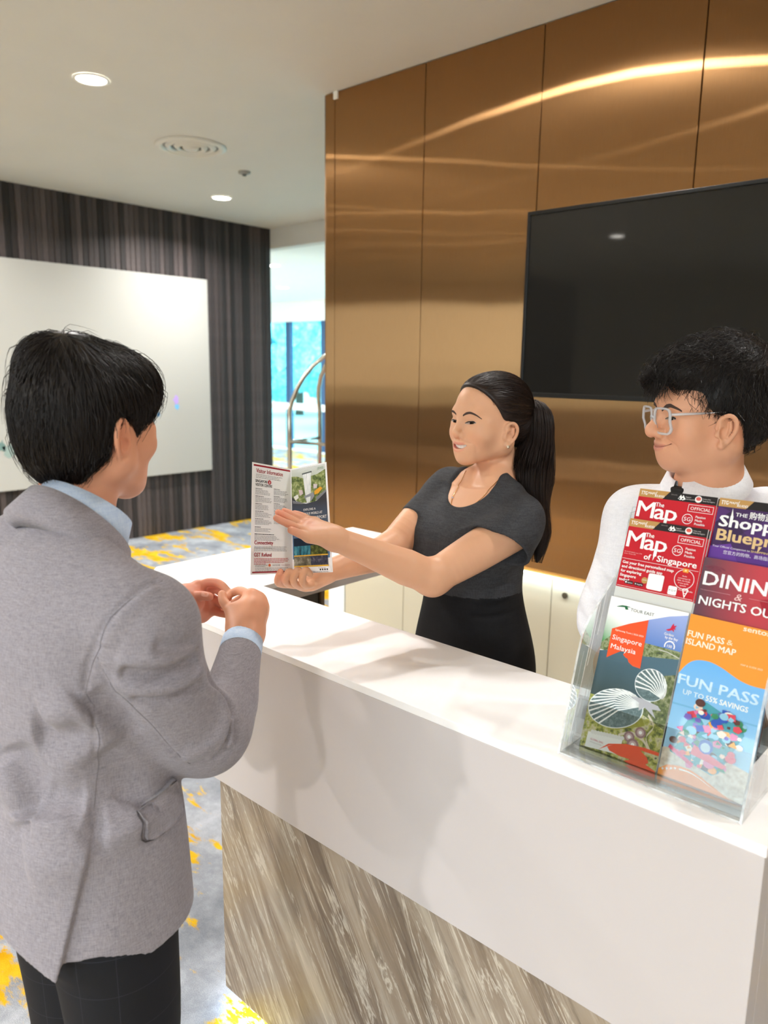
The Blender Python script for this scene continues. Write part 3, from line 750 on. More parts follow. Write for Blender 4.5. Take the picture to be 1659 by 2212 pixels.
def eye_patch(s,T,sc,parent,q,cz=-.001,hw=.0135,hh=.0034,look=0.0,tilt=.12,mats=None,lift=.0005,ex0=.0315):
    """almond opening lying on the lid: white, iris, pupil; then the lash line above it"""
    import itertools
    nx,nz=25,7; V=[];cols=[]
    ex,ey,ez=np.eye(3)*.001
    P=[]
    for i in range(nx):
        u=-1+2*i/(nx-1); h=hh*(1-abs(u)**2.2)**.8+.0003
        for j in range(nz):
            v=-1+2*j/(nz-1); P.append((q*ex0+u*hw,.094,cz+v*h*(1.0 if v>0 else .75)+tilt*q*u*hw)); cols.append((u,v*h/hh))
    P=A3(P); Q=(T[:3,:3]@(P*sc).T).T+T[:3,3]; fw=T[:3,:3]@A3((0,1.0,0)); fw=fw/np.linalg.norm(fw)
    for _ in range(10):
        d=s.eval(Q); Q=Q-fw*(d-lift)[:,None]*.9
    F=[(i*nz+j,i*nz+j+1,(i+1)*nz+j+1,(i+1)*nz+j) for i in range(nx-1) for j in range(nz-1)]
    C=np.zeros((len(P),3)); 
    for n,(u,v) in enumerate(cols):
        r=math.hypot((u-look)*hw,v*hh)
        C[n]=S((20,12,10)) if r<.0064 else S((168,152,142))
    o=np_mesh('eye',Q,np.array(F),mats[0],parent,True,C)
    pts=[(q*ex0+u*hw*1.06,.092,cz+hh*((1-min(1,abs(u))**2.2)**.8)+.0006+tilt*q*u*hw) for u in (-1,-.6,-.2,.2,.6,1)]
    ribbon_on(s,T,sc,pts,[.0008,.0013,.0015,.0016,.0019,.0012] if q>0 else [.0012,.0019,.0016,.0015,.0013,.0008],.0012,'eyelashes',mats[1],parent)
def skin_cols(V,T,sc,base,o,lip=None):
    q=((V-T[:3,3])@T[:3,:3])/sc; C=np.tile(A3(S(base)),(len(V),1))
    def blob(c,r,col,a=1.0,p=2):
        d=np.sqrt((((q-A3(c))/A3(r))**2).sum(1)); m=np.clip(1.0-d**p,0,1)[:,None]*a; C[:]=C*(1-m)+A3(col)*m
    rd=A3(S(base))*A3((1.0,.72,.68))
    for s_ in (1,-1):
        blob((s_*.042,.070,-.036),(.026,.03,.024),rd,.35); blob((s_*.080,-.02,-.018),(.02,.03,.035),rd,.45)
    blob((0,.112,-.040),(.018,.02,.016),rd,.4)
    if lip is not None:
        U,Lw,_=lip_arcs(o)
        for pts,rr in (U,Lw):
            P_,R_=spline(A3(pts),A3(rr),5); dd=np.full(len(q),9.0)
            sel=np.nonzero((np.abs(q[:,0])<.05)&(q[:,1]>.05)&(np.abs(q[:,2]+.07)<.05))[0]; qs=q[sel]; ds=np.full(len(sel),9.0)
            for i in range(len(P_)-1):
                t=seg_t(qs,P_[i],P_[i+1]); ds=np.minimum(ds,np.linalg.norm(qs-(P_[i]+t[:,None]*(P_[i+1]-P_[i])),axis=1)-(R_[i]+.0006))
            m=np.clip(.5-ds/.0012,0,1)[:,None]*lip[1]; C[sel]=C[sel]*(1-m)+A3(S(lip[0]))*m
    return C,q
def ribbon_on(s,T,sc,pts,widths,lift,name,mat,parent,sub=6,thick=.0008):
    """a thin shaped strip (brow, lash line) that lies on the surface s; pts in head coordinates"""
    P,W=spline(A3(pts),A3(widths),sub); V=[];F=[]
    up=T[:3,:3]@A3((0,0,1.0)); fw=T[:3,:3]@A3((0,1.0,0))
    Pw=(T[:3,:3]@(P*sc).T).T+T[:3,3]; rows=[]
    for k,(e) in enumerate((-1,-.5,0,.5,1)):
        Q=Pw+up*(W*sc*e)[:,None]
        ex,ey,ez=np.eye(3)*.001
        for _ in range(6):
            d=s.eval(Q); N=np.stack([s.eval(Q+ex)-d,s.eval(Q+ey)-d,s.eval(Q+ez)-d],1); N/=np.linalg.norm(N,axis=1)[:,None]+1e-9
            Q=Q-N*(d-lift*(1-.8*e*e))[:,None]
        rows.append(Q)
    n=len(P); V=np.concatenate(rows)
    for r in range(4):
        for i in range(n-1): F.append((r*n+i,r*n+i+1,(r+1)*n+i+1,(r+1)*n+i))
    return np_mesh(name,V,np.array(F),mat,parent)
def m_edge():
    b=MatB('acrylic_edge'); tr=b.node('ShaderNodeBsdfTransparent'); tr.inputs[0].default_value=(.9,.93,.93,1); n=b.noise(b.coords('Object'),35,3)
    b.set(col=b.ramp(n,[(.35,S((170,172,172))),(.6,S((246,248,248)))]),rough=.12,spec=.6); mx=b.node('ShaderNodeMixShader'); mx.inputs[0].default_value=.62
    b.lk(tr.outputs[0],mx.inputs[1]); b.lk(b.b.outputs[0],mx.inputs[2]); b.lk(mx.outputs[0],b.n['Material Output'].inputs['Surface']); return b.m
M_ACR=m_thin('clear_acrylic'); M_EDGE=m_edge()
def m_clear_frame():
    b=MatB('clear_frame'); tr=b.node('ShaderNodeBsdfTransparent'); tr.inputs[0].default_value=(.9,.92,.94,1); b.set(col=(.86,.88,.92),rough=.08,spec=.8); mx=b.node('ShaderNodeMixShader'); mx.inputs[0].default_value=.45
    b.lk(tr.outputs[0],mx.inputs[1]); b.lk(b.b.outputs[0],mx.inputs[2]); b.lk(mx.outputs[0],b.n['Material Output'].inputs['Surface']); return b.m
# ---------------------------------------------------------------- woman behind the counter
M_HAIR=m_hair('black_hair',(16,12,11),(34,25,21)); M_HAIRB=m_hair('dark_brown_hair',(20,13,11),(46,29,22)); M_BROW=m_hair('brow_hair',(58,42,36),(78,58,50),.8)
mw_=MatB('eye_white'); a_=mw_.node('ShaderNodeAttribute'); a_.attribute_name='Col'; mw_.set(col=a_.outputs['Color'],rough=.15,spec=.5); M_EYE=mw_.m
M_LASH=plain((14,10,9),.6); M_GOLD=plain((226,178,120),.2,1.0)
M_DRESS=m_cloth('charcoal_dress',(42,43,46),(68,69,73),700,.2,.8)
M_SKINW=m_skin('skin_woman')
def finger(s,pts,r=.0082,k=.004):
    n=len(pts); s.chain(pts,[r*(1.06-.26*i/(n-1)) for i in range(n)],k,'u',4)
def hand_palm(s,wrist,mcps,rw=.024,r=.0115,k=.018):
    for m in mcps: s.cone(wrist,m,rw*.72,r,k)
    for a,b in zip(mcps[:-1],mcps[1:]): s.cone(a,b,r*.98,r*.98,.008)
wo=empty('person',(-1.06,1.52,0),0,'woman in charcoal short-sleeved dress with a ponytail holding open leaflet','person')
def inv(o): return Matrix.Translation(-Vector(o.location))
def under(o,parent):       # keep world-space mesh data under a thing placed at its base
    o.parent=parent; o.matrix_parent_inverse=inv(parent); return o
OW=dict(ear_y=.005,ear_z=-.030,ear_s=.92,mouth_z=-.063,w=.98,open=.0056,jz=.014,smile=.0115,mouth_w=.036,fold=.0022,jaw=.047,cheek=.029,nose_y=.113,nose_z=-.031,chin_y=.078,chin_z=-.102,mouth_y=.0935,mid=.064,eye_x=.0335)
TW=look_frame((-1.0747,1.5632,1.5329),254,-1,0); SW=.97
h=Sdf().frame(TW,SW); head_sdf(h,OW)
# neck and chest carry on from the head, in world metres
NB=(-1.046,1.565,1.385)
b=Sdf(); b.frame(TW,SW); head_sdf(b,OW); b.cone((0,-.024,-.055),(0,-.032,-.11),.046,.045,.02)
hb=b.w((0,-.034,-.105)); b.frame(np.eye(4))
b.cone(hb,NB,.044,.049,.02)
TT=look_frame((-1.072,1.512,0),262)
def torso(s,inset=0.0,k=.03):
    s.loft([(0,-.01,.45,.150-inset,.115-inset),(0,-.01,.80,.168-inset,.122-inset),(0,-.01,.95,.168-inset,.122-inset),(0,.0,1.12,.130-inset,.100-inset),(0,.012,1.20,.138-inset,.108-inset),(0,.018,1.27,.152-inset,.112-inset),(0,.0,1.335,.142-inset,.080-inset),(0,-.018,1.375,.100-inset,.056-inset)],k,'u',2.3)
    for q in (1,-1): s.cone((q*.04,-.022,1.392-inset),(q*.135,-.012,1.332-inset),.036-inset,.038-inset,.04)
b.frame(TT); torso(b,.007); b.plane((0,0,1.19),(0,0,-1)); b.frame(np.eye(4))
nb_ops=len(b.ops)
SHL=(-.922,1.470,1.306); SHR=(-1.190,1.544,1.350)
EL=(-1.0184,1.2814,1.2021); WL=(-1.1100,1.0676,1.3103); ER=(-1.2069,1.3488,1.2212); WR=(-1.2136,1.1387,1.2041)
a=Sdf()
for S0,E0,W0 in ((SHL,EL,WL),(SHR,ER,WR)):
    S0=A3(S0);E0=A3(E0);W0=A3(W0)
    a.chain([S0,S0*.5+E0*.5,E0*.85+S0*.15,E0],[.050,.046,.040,.037],.02)
    m1=E0*.72+W0*.28; a.chain([E0,m1,E0*.35+W0*.65,W0],[.037,.040,.031,.0235],.015); a.ball(E0,.036,.02)
# left hand, palm up, fingers together pointing at the leaflet
mL=[(-1.1320,0.9983,1.3329),(-1.1421,1.0136,1.3367),(-1.1476,1.0312,1.3392),(-1.1520,1.0493,1.3398)]
hand_palm(a,WL,mL); a.cone((-1.1080,1.0371,1.3183),(-1.1157,1.0036,1.3223),.017,.013,.015)
finger(a,[mL[0],(-1.1404,0.9764,1.3471),(-1.1476,0.9587,1.3570),(-1.1513,0.9488,1.3635)],.0084)
finger(a,[mL[1],(-1.1509,0.9904,1.3531),(-1.1586,0.9728,1.3648),(-1.1623,0.9628,1.3713)],.0086)
finger(a,[mL[2],(-1.1561,1.0110,1.3552),(-1.1638,0.9942,1.3651),(-1.1690,0.9840,1.3705)],.0083)
finger(a,[mL[3],(-1.1605,1.0339,1.3525),(-1.1667,1.0216,1.3591),(-1.1712,1.0130,1.3625)],.0072)
finger(a,[(-1.1109,1.0269,1.3156),(-1.1141,0.9984,1.3233),(-1.1192,0.9784,1.3332),(-1.1242,0.9636,1.3412)],.0096)
# right hand, closed round the lower edge of the leaflet
mR=[(-1.2572,1.1023,1.1744),(-1.2441,1.1073,1.1740),(-1.2315,1.1128,1.1776),(-1.2247,1.1206,1.1839)]
hand_palm(a,WR,mR,.024,.011)
finger(a,[mR[0],(-1.2649,1.0600,1.1815),(-1.2522,1.0337,1.1948),(-1.2405,1.0268,1.2121),(-1.2403,1.0319,1.2205)],.0088)
finger(a,[mR[1],(-1.2482,1.0672,1.1824),(-1.2311,1.0370,1.2026),(-1.2150,1.0340,1.2250),(-1.2122,1.0471,1.2178)],.0088)
finger(a,[mR[2],(-1.2313,1.0769,1.1818),(-1.2140,1.0459,1.2032),(-1.1986,1.0433,1.2295),(-1.1983,1.0575,1.2196)],.0088)
finger(a,[mR[3],(-1.2120,1.0842,1.1843),(-1.1963,1.0555,1.2049),(-1.1834,1.0535,1.2315),(-1.1849,1.0682,1.2191)],.0084)
finger(a,[(-1.2307,1.1375,1.1902),(-1.2357,1.1224,1.2029),(-1.2450,1.1084,1.2081)],.0095)
b.ops+=a.ops; V,F=b.mesh(.0019); V=relax(V,F,1); del b.ops[nb_ops:]
C,q=skin_cols(V,TW,SW,(222,172,138),OW,((206,98,98),.8))
# warmer fingertips and palms
for tp in ((-1.1513,0.9488,1.3635),(-1.1623,0.9628,1.3713),(-1.1690,0.9840,1.3705),(-1.1712,1.0130,1.3625),(-1.1352,1.0175,1.3382),(-1.1242,0.9636,1.3412),(-1.2403,1.0306,1.2155)):
    m=np.exp(-(np.linalg.norm(V-A3(tp),axis=1)/.022)**2)[:,None]*.5; C=C*(1-m)+A3(S((226,140,118)))*m
under(np_mesh('body',V,F,M_SKINW,wo,True,C),wo)
# eyes, brows, teeth
for q_ in (1,-1):
    n0=len(bpy.data.objects)
    eye_patch(h,TW,SW,wo,q_,cz=-.002,hw=.0168,hh=.0031,look=(-.25),tilt=.10,mats=(M_EYE,M_LASH),ex0=OW['eye_x'])
    ribbon_on(h,TW,SW,[(q_*.014,.1,.0155),(q_*.025,.1,.0210),(q_*.038,.098,.0235),(q_*.050,.09,.0195),(q_*.060,.075,.0115)],[.0022,.0034,.0034,.0026,.0008],.0008,'eyebrow',M_BROW,wo)
U,Lw,arc=lip_arcs(OW); bm=bmesh.new()
for i in range(8):
    x=(i-3.5)*.0066; u=x/OW['mouth_w']; w_=.0031
    y=OW['mouth_y']-.0035-.013*u*u*abs(u)**.3; z=OW['mouth_z']+OW['smile']*u*u+.0012
    add_box(bm,-w_,w_,-.002,.002,-.0048,.006,.0012,Matrix(TW.tolist())@Matrix.Scale(SW,4)@Matrix.Translation((x,y,z))@Matrix.Rotation(-u*.75,4,'Z'))
te=bm_obj('teeth',bm,plain((246,240,230),.2),wo,True)
bm=bmesh.new(); bmesh.ops.create_uvsphere(bm,u_segments=16,v_segments=10,radius=1,matrix=Matrix(TW.tolist())@Matrix.Scale(SW,4)@Matrix.Translation((0,.070,OW['mouth_z']))@Matrix.Diagonal((.022,.012,.009,1)))
bm_obj('mouth',bm,plain((70,24,22),.5),wo,True)
# hair: swept back cap, then strands towards the tie
hs=Sdf().frame(TW,SW)
hs.ell((0,-.018,.036),(.0785,.1025,.0885),.01); hs.ell((0,.03,.038),(.0665,.0675,.0645),.03); hs.ell((0,-.055,-.01),(.066,.062,.060),.03)
TIE=A3((.0,-.112,.026))
hs.ell((0,.130,-.020),(.130,.130,.113),.016,'s'); 
for q_ in (1,-1): hs.ell((q_*.085,.062,-.075),(.05,.062,.066),.012,'s'); hs.ell((q_*.083,.004,-.034),(.020,.026,.036),.006,'s'); hs.ell((q_*.08,-.015,-.065),(.022,.045,.036),.008,'s')
hs.plane((0,0,-.062),(0,.5,-1),.01)
Vh,Fh=hs.mesh(.0026); Vh=relax(Vh,Fh,1)
tie_w=hs.w(TIE)
rng=np.random.default_rng(3)
sel=rng.choice(len(Vh),2600,replace=False); R0=Vh[sel]
def fl(P): d=tie_w-P; return d/(np.linalg.norm(d,axis=1)[:,None]+1e-9)
parts=[(Vh,Fh),strands(R0,fl,hs.eval,lambda P:np.minimum(.075,.92*np.linalg.norm(tie_w-P,axis=1)),6,.00042,.0011,5,.10)]
# ponytail
pl=[hs.w(TIE+A3((0,.012,0))),hs.w(TIE+A3((0,-.02,.004)))]+[(-0.9970,1.6561,1.5392),(-0.9901,1.6465,1.4772),(-0.9814,1.6140,1.4003),(-0.9637,1.5967,1.3240),(-0.9360,1.5916,1.2598),(-0.9325,1.5791,1.1990)]
pr=[.016,.020,.028,.034,.042,.034,.022,.004]
ps=Sdf(); ps.chain(pl,pr,.01); Vp,Fp=ps.mesh(.004); Vp=relax(Vp,Fp,2); parts.append((Vp,Fp))
PP,PR=spline(A3(pl),A3(pr),6); PR=np.maximum(PR,.004); ns=1500; m=len(PP)
th=rng.uniform(0,6.283,ns); rad=np.sqrt(rng.uniform(.5,1.75,ns)); ln=rng.integers(int(m*.62),m,ns)
tg=np.gradient(PP,axis=0); tg/=np.linalg.norm(tg,axis=1)[:,None]; sx=np.cross(tg,A3((0.6,0.8,0))); sx/=np.linalg.norm(sx,axis=1)[:,None]; sy=np.cross(tg,sx)
idx=np.linspace(0,1,14)[None,:]*ln[:,None]; i0=np.clip(idx.astype(int),0,m-2); fr=(idx-i0)[:,:,None]
ctr_=PP[i0]*(1-fr)+PP[i0+1]*fr; rr_=(PR[i0]*(1-fr[:,:,0])+PR[i0+1]*fr[:,:,0]); rr_=np.maximum(rr_,.010*np.linspace(0,1,14)[None,:])
wob=1+.06*np.sin(idx*.5+th[:,None]*3)
path=ctr_+(sx[i0]*np.cos(th)[:,None,None]+sy[i0]*np.sin(th)[:,None,None])*(rr_*rad[:,None]*wob)[:,:,None]
parts.append(tube_strands(path,.00055,.3))
Vh,Fh=join_np(parts); ho=under(np_mesh('hair',Vh,Fh,M_HAIRB,wo),wo); ho['kind']='stuff'
V_,F_=tube_geo([hs.w(TIE+A3((0,.002,0))),hs.w(TIE+A3((0,-.008,.001)))],.0235,20); under(mesh_obj('hair_tie',V_,F_,plain((20,16,16),.7),wo,True),wo)
# dress
d=Sdf(); Z3=A3((0,0,-1.0))
for S0,E0,l,r0,r1,mixz,hc in ((SHL,EL,.085,.052,.066,.8,(-0.9224,1.4185,1.2612)),(SHR,ER,.115,.050,.047,.45,None)):
    S0=A3(S0);E0=A3(E0); ax=(E0-S0)/np.linalg.norm(E0-S0); p=S0+ax*l; cn=ax+Z3*mixz; cn/=np.linalg.norm(cn)
    if hc is not None: sd_=A3(hc)-S0; l=np.linalg.norm(sd_); ax=sd_/l; p=A3(hc); cn=ax
    d.chain([S0-ax*.015,S0+ax*l*.5,S0+ax*(l+.06)],[r0,(r0+r1)/2,r1*1.03],.03)
    aa=(E0-S0)/np.linalg.norm(E0-S0)
    if hc is not None: d.chain([S0,S0+aa*.09,S0+aa*.17],[.052,.056,.056],.02)
    def f(P,p=p,cn=cn):
        u=P-p; t=u@cn; return np.maximum(-t,np.sqrt((u*u).sum(1))-.20)
    d.func(f,p+ax*.06,.22,0,'s')
    if hc is not None: d.chain([p-aa*.03,S0+aa*.10,S0+aa*.18],[.040,.0508,.0500],.002,'s')
    d.chain([p-ax*.045,p,p+ax*.09],[r0*.70,r1*.83,r1*.90],.002,'s')
d.frame(TT); torso(d,0,.022)
for q_ in (1,-1): d.ell((q_*.060,.070,1.245),(.062,.056,.060),.05)
d.frame(TT); d.ell((-.006,.055,1.425),(.080,.098,.092),.006,'s'); d.ell((0,-.0,1.44),(.075,.085,.06),.006,'s')
# waist seam, princess seams and soft folds
d.stroke([(-.11,.075,1.128),(0,.103,1.122),(.11,.075,1.128)],.0035,-.0016)
for q_ in (1,-1): d.stroke([(q_*.07,.10,1.125),(q_*.075,.115,1.0),(q_*.08,.115,.85)],.003,-.0014)
d.stroke([(-.14,-.01,1.33),(-.145,-.01,1.2),(-.136,-.01,1.0)],.003,-.0015)
d.stroke([(-.15,.05,1.30),(-.10,.09,1.24),(-.05,.115,1.18)],.016,.010)
d.stroke([(-.13,.07,1.27),(-.07,.105,1.20)],.012,-.009)
d.stroke([(.12,.08,1.30),(.07,.12,1.22),(.05,.12,1.15)],.014,.008)
d.stroke([(.03,.115,1.32),(.04,.13,1.22)],.014,-.007)
for k_,z_ in enumerate((1.10,1.14,1.17,1.05,1.0)): d.stroke([(-.14,-.03,z_),(-.125,.04,z_-.012),(-.07,.09,z_-.02)],.008,.004 if k_%2 else -.004)
d.frame(np.eye(4))
Vd,Fd=d.mesh(.0030,hi=None); Vd=relax(Vd,Fd,1)
dr_=under(np_mesh('dress',Vd,Fd,M_DRESS,wo),wo); dr_.data.materials.append(m_cloth('black_skirt',(14,14,16),(26,26,29),700,.2,.8))
fz=Vd[Fd].mean(1); fl_=(fz-TT[:3,3])@TT[:3,:3]; inS=((fl_[:,2]<1.128-.006*np.cos(fl_[:,0]*18))&(np.abs(fl_[:,0])<.24)).astype(np.int32); dr_.data.polygons.foreach_set('material_index',inS)
# legs below the skirt, shoes
l=Sdf().frame(TT)
for q_ in (1,-1): l.cone((q_*.08,0,.5),(q_*.075,-.01,.07),.05,.034,.01); l.chain([(q_*.075,-.02,.05),(q_*.08,.06,.03),(q_*.085,.14,.022)],[.034,.034,.024],.02)
Vl,Fl=l.mesh(.007); under(np_mesh('legs',Vl,Fl,plain((30,26,26),.6),wo),wo)
# necklace and ear studs
b.frame(TT); nk=[b.w(p) for p in ((-.070,-.015,1.41),(-.066,.02,1.385),(-.052,.06,1.350),(-.018,.09,1.322),(.018,.075,1.350),(.032,.04,1.38),(.036,.0,1.41))]; b.frame(np.eye(4))
P_,_=spline(A3(nk),np.ones(len(nk)),6)
ex,ey,ez=np.eye(3)*.001
for _ in range(8):
    dd=b.eval(P_); N=np.stack([b.eval(P_+ex)-dd,b.eval(P_+ey)-dd,b.eval(P_+ez)-dd],1); N/=np.linalg.norm(N,axis=1)[:,None]+1e-9; P_=P_-N*(dd-.0012)[:,None]
under(tube('necklace',P_,.0009,M_GOLD,wo,6),wo)
bm=bmesh.new(); pi=np.argmin(P_[:,2]); bmesh.ops.create_icosphere(bm,subdivisions=2,radius=.0048,matrix=Matrix.Translation(Vector(P_[pi]-A3((0,0.002,.003)))))
under(bm_obj('pendant',bm,plain((226,222,236),.1,.6),wo,True),wo)
bm=bmesh.new(); bmesh.ops.create_icosphere(bm,subdivisions=2,radius=.0026,matrix=Matrix.Translation(Vector(P_[min(pi+8,len(P_)-1)]))); under(bm_obj('bead',bm,plain((226,222,236),.1,.6),wo,True),wo)
for q_ in (1,-1):
    c_=h.w((q_*.081,.007,-.057)); bm=bmesh.new(); bmesh.ops.create_icosphere(bm,subdivisions=2,radius=.0045,matrix=Matrix.Translation(Vector(c_)))
    under(bm_obj('earring',bm,plain((240,224,200),.12,.7),wo,True),wo)
for o_ in list(wo.children):
    if o_.matrix_parent_inverse==Matrix(): under(o_,wo)
# ---------------------------------------------------------------- man in the grey jacket, seen from behind
M_SKINM=m_skin('skin_man'); M_JACKET=m_cloth('grey_wool',(114,110,117),(162,157,165),1500,.15,.85,sheen=.15)
M_SHIRTB=m_cloth('pale_blue_shirt',(172,196,228),(206,222,242),800,.1,.8)
def m_trouser():
    b=MatB('dark_check_wool'); v=b.coords('Object'); sp=b.node('ShaderNodeSeparateXYZ'); b.lk(v,sp.inputs[0])
    def line(a,per): 
        f=b.math('FRACT',b.math('DIVIDE',a,per)); return b.math('LESS_THAN',b.math('ABSOLUTE',b.math('SUBTRACT',f,.5)),.007)
    l1=line(b.math('ADD',b.math('MULTIPLY',sp.outputs[0],.8),b.math('MULTIPLY',sp.outputs[1],.6)),.055); l2=line(sp.outputs[2],.065)
    n=b.noise(v,800,2); base=b.mix(n,S((13,14,19)),S((24,25,32)))
    b.set(col=b.mix(b.math('MULTIPLY',b.math('MAXIMUM',l1,l2),.17),base,S((92,96,110))),rough=.8,spec=.3); b.bump(n,.15,.0008); return b.m
M_TROUSER=m_trouser()
ma=empty('person',(-1.09,.50,0),0,'man in grey suit jacket and dark check trousers seen from behind at the counter','person')
#<jacket>
TM=look_frame((-1.105,.495,0),92)
MSR=(-0.9319,0.5239,1.2956); MARM=[MSR,(-0.9487,0.5489,1.2115),(-0.9567,0.5956,1.1273),(-0.9655,0.6455,1.0847),(-0.9893,0.7024,1.0955),(-1.0366,0.7541,1.1163),(-1.0894,0.8085,1.1400)]
MARR=[.082,.077,.072,.061,.051,.044,.038]
def jacket_base(s):
    s.frame(TM)
    s.loft([(0,.0,.64,.205,.158),(0,.0,.80,.200,.150),(0,.0,.95,.192,.142),(0,.0,1.07,.182,.132),(0,.0,1.20,.190,.136),(0,-.005,1.29,.190,.126),(0,-.012,1.355,.160,.096),(0,-.02,1.405,.095,.068)],.03,'u',2.3)
    for q in (1,-1): s.cone((q*.045,-.025,1.405),(q*.160,.0,1.338),.043,.055,.05)
    s.frame(np.eye(4))
def sleeves(s):
    s.chain(MARM,MARR,.014,'u',6); s.ball(MARM[3],.064,.03)
    s.frame(TM); s.chain([(-.180,.0,1.325),(-.212,.05,1.22),(-.235,.12,1.10),(-.215,.20,1.11),(-.19,.27,1.13)],[.080,.076,.068,.054,.042],.014); s.frame(np.eye(4))
#</jacket>
JACKET_STROKES=[(0.0045,-0.0042,[(-0.8981,0.5393,1.3691),(-0.8914,0.5121,1.3676),(-0.8893,0.4827,1.3553),(-0.8940,0.4622,1.3382),(-0.8996,0.4523,1.3248),(-0.9061,0.4448,1.3017),(-0.9188,0.4402,1.2759),(-0.9249,0.4373,1.2505),(-0.9269,0.4357,1.2288)]),(0.012,0.0035,[(-0.8872,0.5281,1.3645),(-0.8829,0.4943,1.3554),(-0.8864,0.4704,1.3393),(-0.8925,0.4552,1.3183),(-0.8993,0.4480,1.2964)]),(0.0035,-0.0028,[(-0.9265,0.4367,1.2274),(-0.9251,0.4427,1.1994),(-0.9274,0.4446,1.1577),(-0.9323,0.4432,1.1017),(-0.9333,0.4402,1.0432)]),(0.003,-0.0022,[(-0.9085,0.4449,1.2820),(-0.9097,0.4513,1.2605),(-0.9088,0.4642,1.2300),(-0.9046,0.4781,1.2075),(-0.8984,0.5087,1.1664),(-0.8999,0.5354,1.1273),(-0.9048,0.5767,1.0795)]),(0.014,-0.011,[(-0.8857,0.4634,1.2652),(-0.8717,0.4829,1.2570),(-0.8609,0.5139,1.2509),(-0.8615,0.5502,1.2519),(-0.8728,0.5766,1.2534)]),(0.013,0.008,[(-0.9058,0.4613,1.2423),(-0.8809,0.4870,1.2321),(-0.8675,0.5204,1.2270),(-0.8679,0.5573,1.2289),(-0.8851,0.5918,1.2273)]),(0.012,-0.007,[(-0.8929,0.4798,1.2227),(-0.8749,0.5102,1.2145),(-0.8695,0.5503,1.2141),(-0.8838,0.5906,1.2182)]),(0.013,0.006,[(-0.8838,0.4583,1.2851),(-0.8618,0.4849,1.2773),(-0.8523,0.5201,1.2764),(-0.8644,0.5680,1.2765)]),(0.01,-0.007,[(-0.8550,0.4953,1.2986),(-0.8501,0.5262,1.2870),(-0.8626,0.5663,1.2841)]),(0.011,-0.016,[(-0.8944,0.6042,1.2159),(-0.9141,0.6333,1.1828),(-0.9172,0.6517,1.1533),(-0.9059,0.6533,1.1336)]),(0.007,-0.01,[(-0.9070,0.6401,1.1559),(-0.9079,0.6514,1.1397),(-0.9033,0.6554,1.1261)]),(0.008,0.006,[(-0.9012,0.6350,1.1527),(-0.8922,0.6309,1.1234),(-0.8897,0.6150,1.0987),(-0.8943,0.5932,1.0882)]),(0.006,-0.008,[(-0.8980,0.6373,1.1380),(-0.8921,0.6340,1.1147),(-0.8901,0.6218,1.0936),(-0.8948,0.6096,1.0778)]),(0.007,0.006,[(-0.9007,0.6476,1.1297),(-0.8931,0.6431,1.1073),(-0.8909,0.6324,1.0893)]),(0.006,-0.007,[(-0.9006,0.6517,1.1245),(-0.8949,0.6496,1.1081),(-0.8922,0.6437,1.0922)]),(0.012,0.006,[(-0.8826,0.5893,1.2062),(-0.9012,0.6256,1.1744),(-0.8969,0.6333,1.1434),(-0.8875,0.6140,1.1163),(-0.8906,0.5832,1.1009),(-0.9010,0.5585,1.0992)]),(0.03,-0.016,[(-1.0262,0.3707,1.1427),(-1.0014,0.3817,1.0927),(-0.9931,0.3850,1.0563),(-0.9912,0.3853,1.0450)]),(0.022,0.012,[(-0.9931,0.3839,1.0406),(-0.9662,0.4007,1.0399),(-0.9343,0.4379,1.0417)]),(0.02,-0.01,[(-0.9796,0.3932,1.0759),(-0.9564,0.4108,1.0675),(-0.9391,0.4318,1.0655)]),(0.03,0.012,[(-1.0522,0.3664,1.1138),(-1.0192,0.3752,1.0741),(-0.9964,0.3818,1.0352)]),(0.028,0.01,[(-0.9693,0.3933,1.1884),(-0.9448,0.4140,1.1994),(-0.9292,0.4330,1.2178)]),(0.026,-0.01,[(-0.9841,0.3858,1.1659),(-0.9563,0.4048,1.1688),(-0.9285,0.4372,1.1869)]),(0.04,-0.009,[(-0.9264,0.4499,1.1425),(-0.9238,0.4755,1.0775),(-0.9200,0.4770,1.0141)]),(0.04,0.008,[(-1.0015,0.3739,0.9833),(-0.9588,0.4009,0.9974),(-0.9362,0.4310,1.0215)]),(0.03,0.009,[(-0.9295,0.4446,1.0252),(-0.9203,0.4849,1.0247),(-0.9215,0.5007,1.0387)]),(0.016,-0.006,[(-0.9226,0.4434,1.2330),(-0.9157,0.4705,1.1930),(-0.9143,0.5021,1.1479)]),(0.006,-0.0055,[(-1.1460,0.4547,1.4479),(-1.1025,0.4627,1.4418),(-1.0406,0.4564,1.4429),(-1.0055,0.4886,1.4317),(-0.9986,0.5199,1.4154),(-0.9904,0.5416,1.3976),(-0.9635,0.5426,1.3892)])]
VENT_TOP=(-0.9328,0.4403,1.0385); VENT_BOT=(-0.9555,0.3887,0.8256)
HEM_BACK=[(-0.9555,0.3886,0.8241),(-0.9601,0.3842,0.8062),(-1.0023,0.3633,0.8315),(-1.0593,0.3503,0.8504)]
HEM_SIDE=[(-0.9520,0.3919,0.8287),(-0.9230,0.4260,0.8349),(-0.9091,0.4609,0.8241),(-0.9052,0.5014,0.8055),(-0.9075,0.5269,0.8079),(-0.9193,0.5634,0.8089),(-0.9401,0.5931,0.8096)]
FLAP=[(-0.9206,0.4948,1.0324),(-0.9424,0.5686,1.0485),(-0.9471,0.5851,0.9804),(-0.9160,0.5029,0.9837)]
js=Sdf(); jacket_base(js)
A_,B_=A3(VENT_TOP),A3(VENT_BOT); ex,ey,ez=np.eye(3)*.002
nv=A3([js.eval(A3([A_+e]))[0]-js.eval(A3([A_-e]))[0] for e in (ex,ey,ez)]); nv/=np.linalg.norm(nv); vs=np.cross(B_-A_,nv); vs/=np.linalg.norm(vs)
